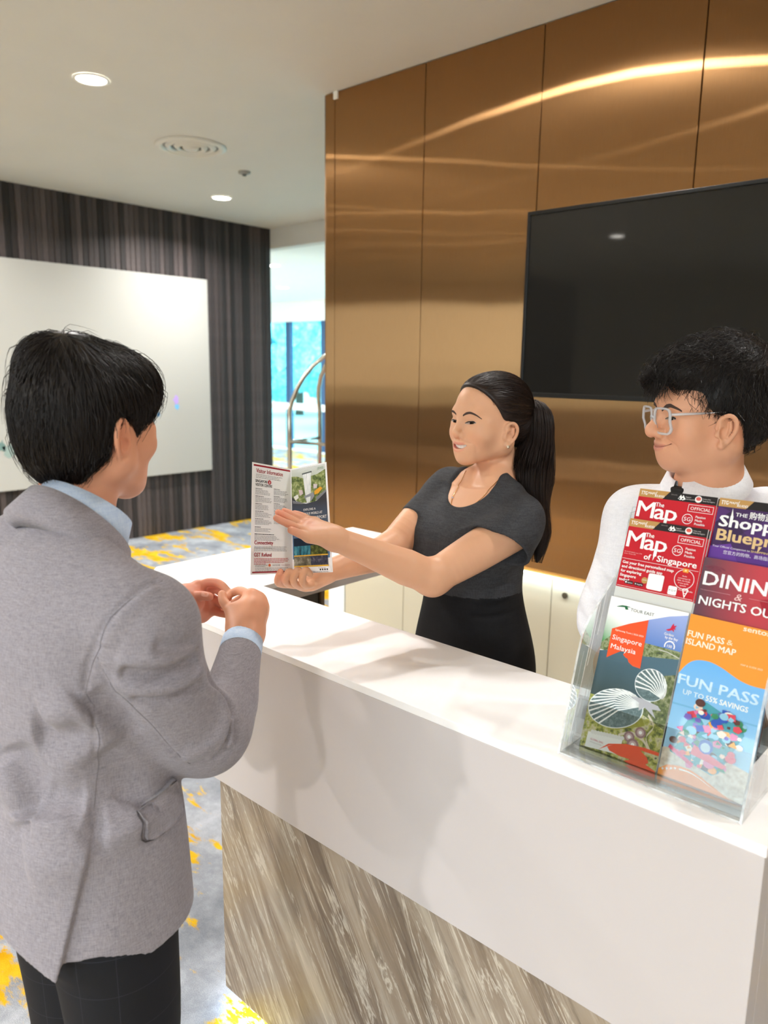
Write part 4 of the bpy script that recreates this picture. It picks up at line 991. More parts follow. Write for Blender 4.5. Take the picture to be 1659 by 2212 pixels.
if vs[0]+vs[1]>0: vs=-vs          # positive side: the back panel
def vent(P):
    sd=(P-A_)@vs; z=np.clip((A_[2]-P[:,2])/.05,0,1); near=((P-A_)@nv)>-.10
    return .010*np.clip(sd/.0035+.5,0,1)*z*near*np.exp(-(np.maximum(sd,0)/.16)**2)
js.func(vent,(A_+B_)/2,.26,0,'d')
HB=A3(HEM_BACK); HS=A3(HEM_SIDE)
def hem(P):
    sd=(P-A_)@vs
    q=(P-TM[:3,3])@TM[:3,:3]
    # back panel: drops towards the vent corner; side panel: nearly level, rising at the front
    zb=np.interp(-sd,-((HB-A_)@vs)[::-1],HB[:,2][::-1]); zs=np.interp(-sd,-((HS-A_)@vs),HS[:,2])
    return np.where(sd>0,zb,zs)-P[:,2]
js.func(hem,(-1.1,.5,.7),99,0,'i')
sleeves(js)
for w_,a_,pt_ in JACKET_STROKES: js.stroke(pt_,w_,a_*2.1,3)
# pocket flap: a raised tongue on the right hip
Vj,Fj=js.mesh(.0031); Vj=relax(Vj,Fj,1)
under(np_mesh('jacket',Vj,Fj,M_JACKET,ma),ma)
def on_surface(s,P,lift):
    ex,ey,ez=np.eye(3)*.001; P=A3(P).copy()
    for _ in range(8):
        d=s.eval(P); N=np.stack([s.eval(P+ex)-d,s.eval(P+ey)-d,s.eval(P+ez)-d],1); N/=np.linalg.norm(N,axis=1)[:,None]+1e-9; P-=N*(d-lift)[:,None]
    return P,N
def patch(s,name,quad,nu,nv_,thick,mat,parent,round_=0.0):
    """a cloth patch with four corners, moulded to the surface"""
    a,b,c,d=[A3(p) for p in quad]; G=[]
    for j in range(nv_+1):
        v=j/nv_
        for i in range(nu+1):
            u=i/nu; uu=u
            if round_>0 and v>1-round_*1.6: 
                k_=(v-(1-round_*1.6))/(round_*1.6); ins_=round_*(1-math.sqrt(max(0,1-k_*k_))); uu=ins_+(1-2*ins_)*u
            G.append((a*(1-uu)+b*uu)*(1-v)+(d*(1-uu)+c*uu)*v)
    Q,N=on_surface(s,G,thick); Q2,_=on_surface(s,G,-.002)
    n=(nu+1)*(nv_+1); V=np.concatenate([Q,Q2]); F=[]
    for j in range(nv_):
        for i in range(nu):
            k=j*(nu+1)+i; F.append((k,k+1,k+nu+2,k+nu+1))
    rim=[i for i in range(nu+1)]+[(j+1)*(nu+1)-1 for j in range(1,nv_+1)]+[nv_*(nu+1)+i for i in range(nu-1,-1,-1)]+[j*(nu+1) for j in range(nv_-1,0,-1)]
    for i in range(len(rim)): a_,b_=rim[i],rim[(i+1)%len(rim)]; F.append((a_,b_,b_+n,a_+n))
    return under(np_mesh(name,V,np.array(F),mat,parent,True),parent)
def seam_or_shade(s,pts,name,mat,parent,r=.00045,lift=.0001):
    P_,_=spline(A3(pts),np.ones(len(pts)),5); Q,_=on_surface(s,P_,lift); return under(tube(name,[tuple(x) for x in Q],r,mat,parent,5),parent)
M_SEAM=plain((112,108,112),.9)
for i_ in (0,2,3,len(JACKET_STROKES)-1): seam_or_shade(js,JACKET_STROKES[i_][2],'seam_or_shade',M_SEAM,ma)  # real seams, except the last: a dark line for the shadow below the collar
patch(js,'pocket_flap',FLAP,14,8,.0060,M_JACKET,ma,.14); M_FLAP_SHADE=plain((78,74,78),.9); seam_or_shade(js,FLAP[:2],'seam_or_shade',M_SEAM,ma,.0008,.0062); seam_or_shade(js,[FLAP[0],FLAP[3],FLAP[2]],'seam_or_shade',M_FLAP_SHADE,ma,.0011,.0012)  # dark tube round the lower flap edges stands for the shade there
# collars swept round the neck
def collar(name,T,prof,mat,parent,a0=-200,a1=200,n=56,front=0.0):
    """prof: list of (radius scale, height, width profile) rings; the collar dips towards the front"""
    V=[];m=len(prof)
    for i in range(n+1):
        th=math.radians(a0+(a1-a0)*i/n)   # 0 = back of the neck
        for (ra,rb,z,dip,op) in prof:
            c_=(1-math.cos(th))/2; x=ra*math.sin(th)*(1+op*c_); y=-rb*math.cos(th); V.append(T[:3,:3]@A3((x,y,z-dip*c_))+T[:3,3])
    F=[(i*m+j,i*m+(j+1)%m,(i+1)*m+(j+1)%m,(i+1)*m+j) for i in range(n) for j in range(m)]
    F+= [tuple(range(m))[::-1][k:k+1]*0 or (0,0,0,0) for k in ()]
    return under(np_mesh(name,np.array(V),np.array(F),mat,parent,True),parent)
TCN=look_frame((-1.0844,0.5248,1.4375),102,33,0)
collar('shirt_collar',TCN,[(.062,.068,-.035,.005,0),(.061,.066,.020,.012,0),(.066,.071,.022,.012,0),(.074,.080,-.02,.015,0)],M_SHIRTB,ma,-168,168)
collar('jacket_collar',TCN,[(.072,.078,-.055,.03,.02),(.073,.079,.004,.045,.02),(.080,.087,.006,.045,.03),(.096,.103,-.034,.055,.10),(.088,.094,-.044,.055,.10)],M_JACKET,ma,-150,150)
# body: head, neck and hands
OM=dict(smile=.005,fold=.002,jaw=.053,cheek=.027,chin_y=.076,nose_y=.110,nose_z=-.034,ear_z=-.026,ear_s=1.04)
TMH=look_frame((-1.1204,0.5604,1.5691),106,4,0); SM=1.0
b=Sdf().frame(TMH,SM); head_sdf(b,OM); b.cone((0,-.020,-.06),(0,-.030,-.14),.053,.053,.03); b.frame(np.eye(4))
hb2=b.w((0,0,0)); nbp=TMH[:3,:3]@A3((0,-.030,-.13))+TMH[:3,3]
b.cone(nbp,TM[:3,:3]@A3((0,-.01,1.38))+TM[:3,3],.053,.058,.02)
a=Sdf()
# right hand: back of the hand towards the camera, thumb and forefinger pinched
WR_=(-1.1174,0.8431,1.1598); mk=[(-1.1632,0.8907,1.2126),(-1.1575,0.9043,1.2023),(-1.1521,0.9056,1.1880),(-1.1466,0.8963,1.1752)]
hand_palm(a,WR_,mk,.031,.014,.022); a.cone(MARM[-1],WR_,.028,.0285,.02); a.cone(WR_,(-1.1479,0.8638,1.1873),.027,.026,.02)
finger(a,[mk[0],(-1.1985,0.8939,1.2158),(-1.2181,0.8878,1.2080),(-1.2172,0.8734,1.2026)],.0092)
finger(a,[mk[1],(-1.1956,0.9202,1.2010),(-1.2225,0.9137,1.1907),(-1.2252,0.8958,1.1842)],.0094)
finger(a,[mk[2],(-1.1953,0.9232,1.1848),(-1.2220,0.9164,1.1724),(-1.2253,0.8989,1.1697)],.0092)
finger(a,[mk[3],(-1.1871,0.9129,1.1694),(-1.2119,0.9083,1.1588),(-1.2142,0.8927,1.1600)],.0084)
a.cone((-1.1398,0.8397,1.1718),(-1.1673,0.8476,1.1931),.019,.0125,.016); finger(a,[(-1.1551,0.8459,1.1805),(-1.1789,0.8475,1.1961),(-1.1954,0.8488,1.2062),(-1.2048,0.8537,1.2153)],.0106)
# left hand: palm side, fingers curled towards the right hand
WLh=(-1.2957,0.8253,1.1861); ml=[(-1.2955,0.8592,1.2103),(-1.3031,0.8736,1.1858),(-1.3027,0.8760,1.1672),(-1.3034,0.8715,1.1520)]
hand_palm(a,WLh,ml,.028,.0135,.022); a.cone(TM[:3,:3]@A3((-.19,.27,1.13))+TM[:3,3],WLh,.029,.028,.02)
finger(a,[ml[0],(-1.2789,0.8729,1.2208),(-1.2545,0.8828,1.2209),(-1.2303,0.8843,1.2110)],.0094)
finger(a,[ml[1],(-1.2848,0.8877,1.2027),(-1.2677,0.8983,1.1941),(-1.2501,0.9015,1.1873)],.0094)
finger(a,[ml[2],(-1.2828,0.8901,1.1786),(-1.2663,0.8966,1.1718),(-1.2543,0.8994,1.1669)],.0092)
finger(a,[ml[3],(-1.2839,0.8833,1.1558),(-1.2679,0.8902,1.1529),(-1.2550,0.8948,1.1518)],.0084)
a.cone((-1.2824,0.8244,1.1893),(-1.2707,0.8351,1.1895),.020,.014,.016); finger(a,[(-1.2795,0.8280,1.1930),(-1.2650,0.8339,1.2017),(-1.2507,0.8396,1.2055),(-1.2409,0.8481,1.2039)],.0108)
a.cone((-1.3028,0.8335,1.1629),(-1.3084,0.8724,1.1465),.022,.017,.02); a.cone((-1.3117,0.8432,1.1785),(-1.3155,0.8848,1.1664),.022,.018,.02); a.cone((-1.3132,0.8727,1.1918),(-1.2926,0.9033,1.1572),.016,.016,.015)
# shoulders and arms inside the sleeves join head and hands into one body
nb_ops=len(b.ops); tw=lambda p:TM[:3,:3]@A3(p)+TM[:3,3]
for q_ in (1,-1): b.cone(tw((0,-.01,1.37)),tw((q_*.12,0,1.31)),.040,.034,.02)
b.chain([tw((.12,0,1.31))]+MARM[:],[.034,.036,.036,.034,.032,.030,.028,.028],.012,'u',3); b.chain([tw((-.12,0,1.31)),tw((-.19,.03,1.22)),tw((-.235,.12,1.10)),tw((-.215,.20,1.11)),tw((-.19,.27,1.13)),WLh],[.034,.036,.032,.030,.028,.028],.012,'u',3)
b.ops+=a.ops; V,F=b.mesh(.0021); V=relax(V,F,1); del b.ops[nb_ops:]
C,q=skin_cols(V,TMH,SM,(228,166,134),OM,((190,100,92),.6))
hd=np.exp(-(np.linalg.norm(V-A3((-1.2649,0.8731,1.1824)),axis=1)/.075)**4)[:,None]; m=np.clip((A3((-1.2095,0.8456,1.2009))-V)@A3((.74,.675,0))/.03+.5,0,1)[:,None]*.6*hd; C=C*(1-m)+A3(S((222,132,116)))*m
under(np_mesh('body',V,F,M_SKINM,ma,True,C),ma)
# nails
def nail(parent,c,nrm,tip,w,l,mat):
    c=A3(c);n=A3(nrm);n/=np.linalg.norm(n);t=A3(tip);t-=n*(t@n);t/=np.linalg.norm(t);s_=np.cross(n,t);V=[]
    for j in range(5):
        for i in range(5):
            u=-1+i/2;v=-1+j/2; k=(1-.25*max(0,v)**2-.2*max(0,-v)**2); V.append(c+s_*u*w*k+t*v*l*(1-.15*u*u)-n*.0016*u*u)
    F=[(j*5+i,j*5+i+1,j*5+i+6,j*5+i+5) for j in range(4) for i in range(4)]
    return under(np_mesh('fingernail',np.array(V),np.array(F),mat,parent,True),parent)
M_NAIL=plain((238,178,160),.25)
tc=-A3(TMH[:3,3])*0; camd=lambda p:(A3((0,0,1.66))-A3(p))/np.linalg.norm(A3((0,0,1.66))-A3(p))
pn=A3((-1.2472,0.8426,1.2047)); nn=camd(pn)*.8+A3((0,0,.6)); nn/=np.linalg.norm(nn); nail(ma,pn+nn*.0098,nn,A3((-1.2409,0.8481,1.2039))-pn,.0062,.0075,M_NAIL)
under(box('mole',-.0014,.0014,-.0014,.0014,-.0014,.0014,plain((110,66,48),.6),ma,.0009,Matrix.Translation(Vector(b.w((0,0,0))))),ma)
# cuffs
ax=A3(MARM[-1])-A3(MARM[-2]); ax/=np.linalg.norm(ax)
c0=A3(MARM[-1])+ax*.012
V_,F_=tube_geo([c0-ax*.02,c0+ax*.016,c0+ax*.0165,c0-ax*.02],[.0395,.0385,.0345,.0345],28,False); under(mesh_obj('shirt_cuff',V_,F_,M_SHIRTB,ma,True),ma)
for q_ in (1,-1):
    eye_patch(b,TMH,SM,ma,q_,hw=.0145,hh=.003,mats=(M_EYE,M_LASH))
    ribbon_on(b,TMH,SM,[(q_*.012,.1,.0155),(q_*.024,.1,.020),(q_*.038,.098,.0215),(q_*.052,.085,.014)],[.003,.004,.0036,.0012],.0012,'eyebrow',M_BROW,ma)
# hair
hs=Sdf().frame(TMH,SM)
hs.ell((0,-.012,.034),(.087,.104,.092),.01); hs.ell((0,-.042,-.012),(.078,.070,.086),.03); hs.ell((.0,.05,.055),(.074,.060,.056),.03); hs.ell((-.02,-.045,.088),(.055,.05,.042),.03)
hs.ell((0,.150,-.050),(.115,.120,.122),.010,'s')
for q_ in (1,-1):
    hs.ell((q_*.090,-.004,-.032),(.032,.034,.044),.008,'s'); hs.ell((q_*.092,.008,-.104),(.070,.088,.060),.012,'s')
hs.plane((0,-.05,-.112),(0,.35,-1),.01)
Vh,Fh=hs.mesh(.0032); Vh=relax(Vh,Fh,2)
rng=np.random.default_rng(11); sel=rng.choice(len(Vh),5200); R0=Vh[sel]
wh=hs.w((.012,-.060,.125)); dn=A3((0,0,-1.0))
def fm(P): d=P-wh; L=np.linalg.norm(d,axis=1)[:,None]; return d/(L+1e-9)+dn*np.clip(L/.09,0,1.3)
parts=[(Vh,Fh),strands(R0,fm,hs.eval,lambda P:.055+.03*rng.random(len(P)),7,.00050,.0024,5,.22)]
sel=rng.choice(len(Vh),900); parts.append(strands(Vh[sel],fm,hs.eval,lambda P:.04+.02*rng.random(len(P)),6,.00045,.0060,6,.5))
Vh,Fh=join_np(parts); ho=under(np_mesh('hair',Vh,Fh,M_HAIR,ma),ma); ho['kind']='stuff'
# trousers and shoes
t=Sdf().frame(TM)
t.loft([(.01,.0,.78,.150,.115),(.01,.0,.95,.155,.118)],.02)
for q_ in (1,-1): t.chain([(q_*.072+.02,.0,.80),(q_*.072+.03,.005,.62),(q_*.075+.03,.0,.45),(q_*.078+.03,-.01,.10)],[.098,.086,.074,.064],.02)
for p0,p1 in (((.15,.05,.70),(.10,-.09,.60)),((.16,0,.62),(.11,-.09,.56)),((.17,.03,.56),(.12,-.08,.47))): t.stroke([p0,((p0[0]+p1[0])/2+.02,(p0[1]+p1[1])/2-.02,(p0[2]+p1[2])/2),p1],.014,.009)
Vt,Ft=t.mesh(.006); Vt=relax(Vt,Ft,2); under(np_mesh('trousers',Vt,Ft,M_TROUSER,ma),ma)
t=Sdf().frame(TM)
for q_ in (1,-1): t.chain([(q_*.078+.03,-.06,.055),(q_*.083+.03,.03,.055),(q_*.088+.03,.13,.04),(q_*.093+.03,.19,.032)],[.046,.048,.042,.030],.02)
t.plane((0,0,.002),(0,0,-1),.005); Vt,Ft=t.mesh(.006); under(np_mesh('shoes',Vt,Ft,plain((16,14,14),.3),ma),ma)
for o_ in list(ma.children):
    if o_.matrix_parent_inverse==Matrix(): under(o_,ma)
# ---------------------------------------------------------------- man in white shirt with clear glasses
M_SHIRTW=m_cloth('white_shirt',(226,226,232),(242,242,247),900,.08,.75); M_SKING=m_skin('skin_young_man')
gu=empty('person',(-.47,1.56,0),0,'man in white shirt and clear glasses smiling behind the brochure rack','person')
OG=dict(w=1.0,smile=.0075,mouth_w=.034,fold=.0028,jaw=.053,jz=.016,cheek=.028,chin_y=.073,chin_z=-.098,nose_y=.121,nose_z=-.029,mouth_z=-.058,mid=.063,eye_x=.0295,ear_x=.0765,ear_s=.90,ear_y=.016,ear_z=-.026,mouth_y=.0945)
TG=look_frame((-0.5226,1.4860,1.5802),226,2,0); SG=1.0
h=Sdf().frame(TG,SG); head_sdf(h,OG)
h.cone((0,-.014,-.05),(0,-.012,-.13),.052,.050,.03); h.ell((0,.022,-.080),(.044,.042,.026),.03); hb=h.w((0,-.012,-.12)); h.frame(np.eye(4))
GN=(-.532,1.506,1.440); h.cone(hb,GN,.050,.054,.02)
TGT=look_frame((-.475,1.56,0),262)
a=Sdf(); GH=(-0.5115,1.4183,1.1178); gm=[(-0.4791,1.3795,1.1195),(-0.4741,1.3866,1.1298),(-0.4735,1.4022,1.1347),(-0.4754,1.4155,1.1397)]
hand_palm(a,GH,gm,.03,.0135)
for k_,m_ in enumerate(gm):
    m_=A3(m_); finger(a,[m_,m_+A3((.01,-.03,-.010)),m_+A3((.014,-.05,-.03)),m_+A3((.010,-.055,-.05))],.0092)
a.cone((-0.5341,1.4059,1.1226),GH,.03,.03,.02); finger(a,[GH,A3(GH)+A3((-.02,-.03,-.005)),A3(GH)+A3((-.02,-.06,-.015))],.0105)
a.frame(TGT); a.cone((-.24,.10,1.02),(-.20,.14,1.08),.026,.03,.01); finger(a,[(-.20,.14,1.08),(-.18,.19,1.08),(-.17,.22,1.07)],.01); a.frame(np.eye(4))
gS=(-0.6476,1.4814,1.3627); gE=(-0.6609,1.3957,1.1570); gW=(-0.5341,1.4059,1.1226)
nb_ops=len(h.ops); tw=lambda p:TGT[:3,:3]@A3(p)+TGT[:3,3]
GL=A3(GN)+A3((0,0,-.075)); h.cone(GN,GL,.050,.040,.01); h.cone(GL,gS,.032,.030,.02); h.cone(GL,tw((-.15,0,1.32)),.032,.030,.02)
h.chain([gS,gE,gW,GH],[.038,.036,.030,.030],.012,'u',3); h.chain([tw((-.15,0,1.33)),tw((-.23,-.01,1.2)),tw((-.265,.0,1.06)),tw((-.24,.10,1.02))],[.038,.036,.034,.028],.012,'u',3)
h.ops+=a.ops; V,F=h.mesh(.0019); V=relax(V,F,1); del h.ops[nb_ops:]
C,q=skin_cols(V,TG,SG,(224,166,132),OG,((196,112,104),.65))
# beard shadow on the jaw and upper lip
m=np.clip(1-(((q-A3((0,.075,-.085)))/A3((.05,.04,.035)))**2).sum(1),0,1)[:,None]*.22; C=C*(1-m)+A3(S((150,104,90)))*m
m=np.clip(1-(((q-A3((0,.098,-.055)))/A3((.024,.02,.009)))**2).sum(1),0,1)[:,None]*.35; C=C*(1-m)+A3(S((138,96,82)))*m
under(np_mesh('body',V,F,M_SKING,gu,True,C),gu)
for q_ in (1,-1):
    eye_patch(h,TG,SG,gu,q_,cz=-.004,hw=.0150,hh=.0026,look=-.1,tilt=.06,mats=(M_EYE,M_LASH),ex0=OG['eye_x'])
    ribbon_on(h,TG,SG,[(q_*.012,.1,.012),(q_*.025,.1,.0185),(q_*.040,.098,.0205),(q_*.056,.082,.012)],[.0030,.0046,.0042,.0012],.0014,'eyebrow',M_BROW,gu)
ribbon_on(h,TG,SG,lip_arcs(OG)[2],[.0006,.0009,.0009,.0009,.0006],.0012,'mouth_line',plain((120,56,50),.5),gu)
# glasses
MG=MatB('clear_acetate'); MG.set(col=(.93,.95,.98),rough=.08,trans=.72,ior=1.3); M_ACET=MG.m
M_LENSG=m_thin('lens_glass',(.985,.99,.99),.0,.02,.12)
M_ACET=m_clear_frame()
gw=lambda p:TG[:3,:3]@(A3(p)*SG)+TG[:3,3]
gl=empty('glasses',gw((0,.10,0)),0); gl.parent=gu; gl.matrix_parent_inverse=inv(gu)
def underg(o): o.parent=gl; o.matrix_parent_inverse=Matrix.Translation(-Vector(gw((0,.10,0)))); return o
def ringpts(q_,sx=.0268,sz=.0232,n=28):
    out=[]
    for k in range(n):
        t=2*math.pi*k/n; c,s_=math.cos(t),math.sin(t); e=.42
        x=math.copysign(abs(c)**e,c)*sx*(1-.10*(s_<0)*abs(s_)); z=math.copysign(abs(s_)**e,s_)*sz
        out.append(gw((q_*(.0335)+x,.1105-.10*abs(q_*.0335+x)**2/.06-.004*(z<0),-.007+z)))
    return out
for q_ in (1,-1):
    rp=ringpts(q_); V_=[];F_=[]; n=len(rp); ctr_=sum(rp)/n; fwd=TG[:3,:3]@A3((0,1.0,0))
    for k in range(n):
        o_=rp[k]-ctr_; o_=o_/np.linalg.norm(o_)
        for du,dv in ((-.0020,-.0022),(.0022,-.0022),(.0022,.0018),(-.0020,.0018)): V_.append(rp[k]+o_*du+fwd*dv)
    for k in range(n):
        for j in range(4): F_.append((k*4+j,k*4+(j+1)%4,((k+1)%n)*4+(j+1)%4,((k+1)%n)*4+j))
    underg(np_mesh('rim',np.array(V_),np.array(F_),M_ACET,gl,True))
    L_=[ctr_+(p-ctr_)*.95 for p in rp]; Vl=np.array(L_+[p+fwd*.0012 for p in L_]); Vl=np.array(L_+[ctr_]); Fl=[(k,(k+1)%n,n) for k in range(n)]
    underg(mesh_obj('lens',Vl,Fl,M_LENSG,gl,True))
    hp=[gw((q_*.0585,.1035,.006)),gw((q_*.066,.088,.007)),gw((q_*.071,.045,.008))]; underg(tube('temple',hp,[.0026,.0024,.002],M_ACET,gl,8))
    underg(tube('temple_wire',[hp[2],gw((q_*.0765,.015,.010)),gw((q_*.079,-.012,.008)),gw((q_*.080,-.024,-.006))],.0011,plain((190,190,196),.2,1.0),gl,8))
underg(tube('bridge',[gw((-.0085,.1105,-.002)),gw((0,.1135,.001)),gw((.0085,.1105,-.002))],.0022,M_ACET,gl,8))
# hair: thick swept top, short sides
hs=Sdf().frame(TG,SG)
hs.ell((0,-.018,.062),(.082,.102,.088),.01); hs.ell((0,.052,.082),(.066,.056,.042),.025); hs.ell((.01,.090,.066),(.046,.032,.026),.02); hs.ell((0,-.055,.0),(.076,.068,.080),.03)
hs.ell((0,-.002,.022),(.0795,.078,.060),.02)
hs.ell((-.004,.138,-.028),(.072,.088,.114),.008,'s')
for q_ in (1,-1):
    hs.ell((q_*.088,.016,-.034),(.030,.025,.036),.006,'s'); hs.ell((q_*.09,.055,-.088),(.07,.060,.066),.010,'s'); hs.ell((q_*.09,.105,-.03),(.05,.06,.062),.010,'s')
hs.plane((0,-.06,-.085),(0,.45,-1),.01); hs.plane((0,-.088,-.040),(0,-.85,-1),.02)
Vh,Fh=hs.mesh(.0032); Vh=relax(Vh,Fh,2); rng=np.random.default_rng(21)
wh=hs.w((.02,-.06,.14)); fwd=TG[:3,:3]@A3((-.25,1.0,0))
def fg(P):
    d=P-wh; L=np.linalg.norm(d,axis=1)[:,None]; top=np.clip((P[:,2:3]-(TG[2,3]+.05))/.05,0,1)
    return (d/(L+1e-9))*(1-top*.5)+fwd*top*.8+A3((0,0,-1.0))*(1-top)*.9
def lg(P): return np.where(P[:,2]>TG[2,3]+.03,.042,.018)*(.7+.6*rng.random(len(P)))
sel=rng.choice(len(Vh),5200); parts=[(Vh,Fh),strands(Vh[sel],fg,hs.eval,lg,6,.00048,.0036,5,.40)]
sel=rng.choice(len(Vh),1500); parts.append(strands(Vh[sel],fg,hs.eval,lg,6,.00045,.0075,6,.7))
# fringe locks hanging over the forehead
fr=[]
for k_ in range(260):
    u=rng.uniform(-.048,.045); st=A3((u,.105-.28*u*u/.05*.05,.062+rng.uniform(-.012,.016))); dr=A3((-.35+rng.normal(0,.25),.10+rng.normal(0,.15),-1.0)); dr/=np.linalg.norm(dr); L=rng.uniform(.012,.032)*(1.0 if u<.0 else 1.15)
    pts=[st+dr*L*t_+A3((0,.006*math.sin(t_*2.2),.0)) for t_ in np.linspace(0,1,5)]; fr.append([gw(p) for p in pts])
parts.append(tube_strands(np.array(fr),.0005,.2))
Vh,Fh=join_np(parts); ho=under(np_mesh('hair',Vh,Fh,M_HAIR,gu),gu); ho['kind']='stuff'
# shirt
s=Sdf().frame(TGT)
s.loft([(0,.0,.86,.180,.120),(0,.0,1.0,.178,.118),(0,.004,1.15,.182,.118),(0,.01,1.27,.190,.118),(0,-.005,1.345,.168,.092),(0,-.018,1.395,.10,.065)],.03,'u',2.3)
for q_ in (1,-1): s.cone((q_*.045,-.02,1.400),(q_*.172,-.005,1.340),.043,.046,.05)
s.frame(np.eye(4))
s.chain([gS,A3(gS)*.5+A3(gE)*.5,gE,A3(gE)*.5+A3(gW)*.5,gW],[.060,.058,.055,.046,.038],.03); s.cone(A3(GN)+A3((-.02,.0,-.035)),gS,.046,.052,.05)
s.frame(TGT); s.chain([(-.185,-.005,1.325),(-.225,-.01,1.2),(-.265,.0,1.06),(-.25,.06,1.03),(-.24,.10,1.02)],[.064,.060,.054,.045,.038],.012)
s.stroke([(.10,.06,1.38),(.16,.05,1.33),(.19,.04,1.25)],.010,-.004); s.stroke([(.14,.03,1.40),(.19,.0,1.37)],.004,-.002)
for k_,z_ in enumerate((1.28,1.22,1.16,1.10)): s.stroke([(.24,.03,z_+.02),(.22,.07,z_),(.19,.09,z_-.02)],.012,.007 if k_%2 else -.007)
for k_,x_ in enumerate((.12,.07,.02)): s.stroke([(x_,.115,1.30),(x_+.02,.125,1.2),(x_+.01,.12,1.05)],.014,.005 if k_%2 else -.005)
s.frame(np.eye(4))
for k_,t_ in enumerate((.45,.6,.72,.84,.95)):
    p_=A3(gS)*(1-t_)+A3(gE)*t_; s.stroke([p_+A3((-.05,-.03,.02)),p_+A3((.01,-.06,-.01)),p_+A3((.06,-.02,.01))],.009,.007 if k_%2 else -.008)
Vs,Fs=s.mesh(.0042); Vs=relax(Vs,Fs,1); under(np_mesh('shirt',Vs,Fs,M_SHIRTW,gu),gu)
TGC=look_frame((-.534,1.504,1.472),250,12,0)
collar('shirt_collar',TGC,[(.059,.061,-.034,.02,0),(.057,.059,.038,.046,0),(.062,.064,.040,.046,0),(.084,.090,-.026,.034,.22),(.080,.086,-.030,.034,.22)],M_SHIRTW,gu,-172,172)
tg_=TGC; bm=bmesh.new(); add_box(bm,-.015,.015,.058,.074,-.045,-.016,.004,Matrix(tg_.tolist())); add_box(bm,-.020,.020,.066,.078,-.25,-.046,.004,Matrix(tg_.tolist())); under(bm_obj('necktie',bm,plain((16,16,18),.7),gu),gu)
t=Sdf().frame(TGT); t.loft([(0,.0,.80,.160,.115),(0,.0,.95,.165,.118)],.02)
for q_ in (1,-1): t.chain([(q_*.085,.0,.80),(q_*.09,.005,.5),(q_*.095,-.01,.09)],[.098,.080,.065],.02)
Vt,Ft=t.mesh(.009); under(np_mesh('trousers',Vt,Ft,plain((20,20,22),.8),gu),gu)
t=Sdf().frame(TGT)
for q_ in (1,-1): t.chain([(q_*.095,-.06,.055),(q_*.10,.05,.05),(q_*.105,.17,.034)],[.046,.046,.032],.02)
t.plane((0,0,.002),(0,0,-1),.005); Vt,Ft=t.mesh(.008); under(np_mesh('shoes',Vt,Ft,plain((16,14,14),.3),gu),gu)
for o_ in list(gu.children):
    if o_.matrix_parent_inverse==Matrix(): under(o_,gu)
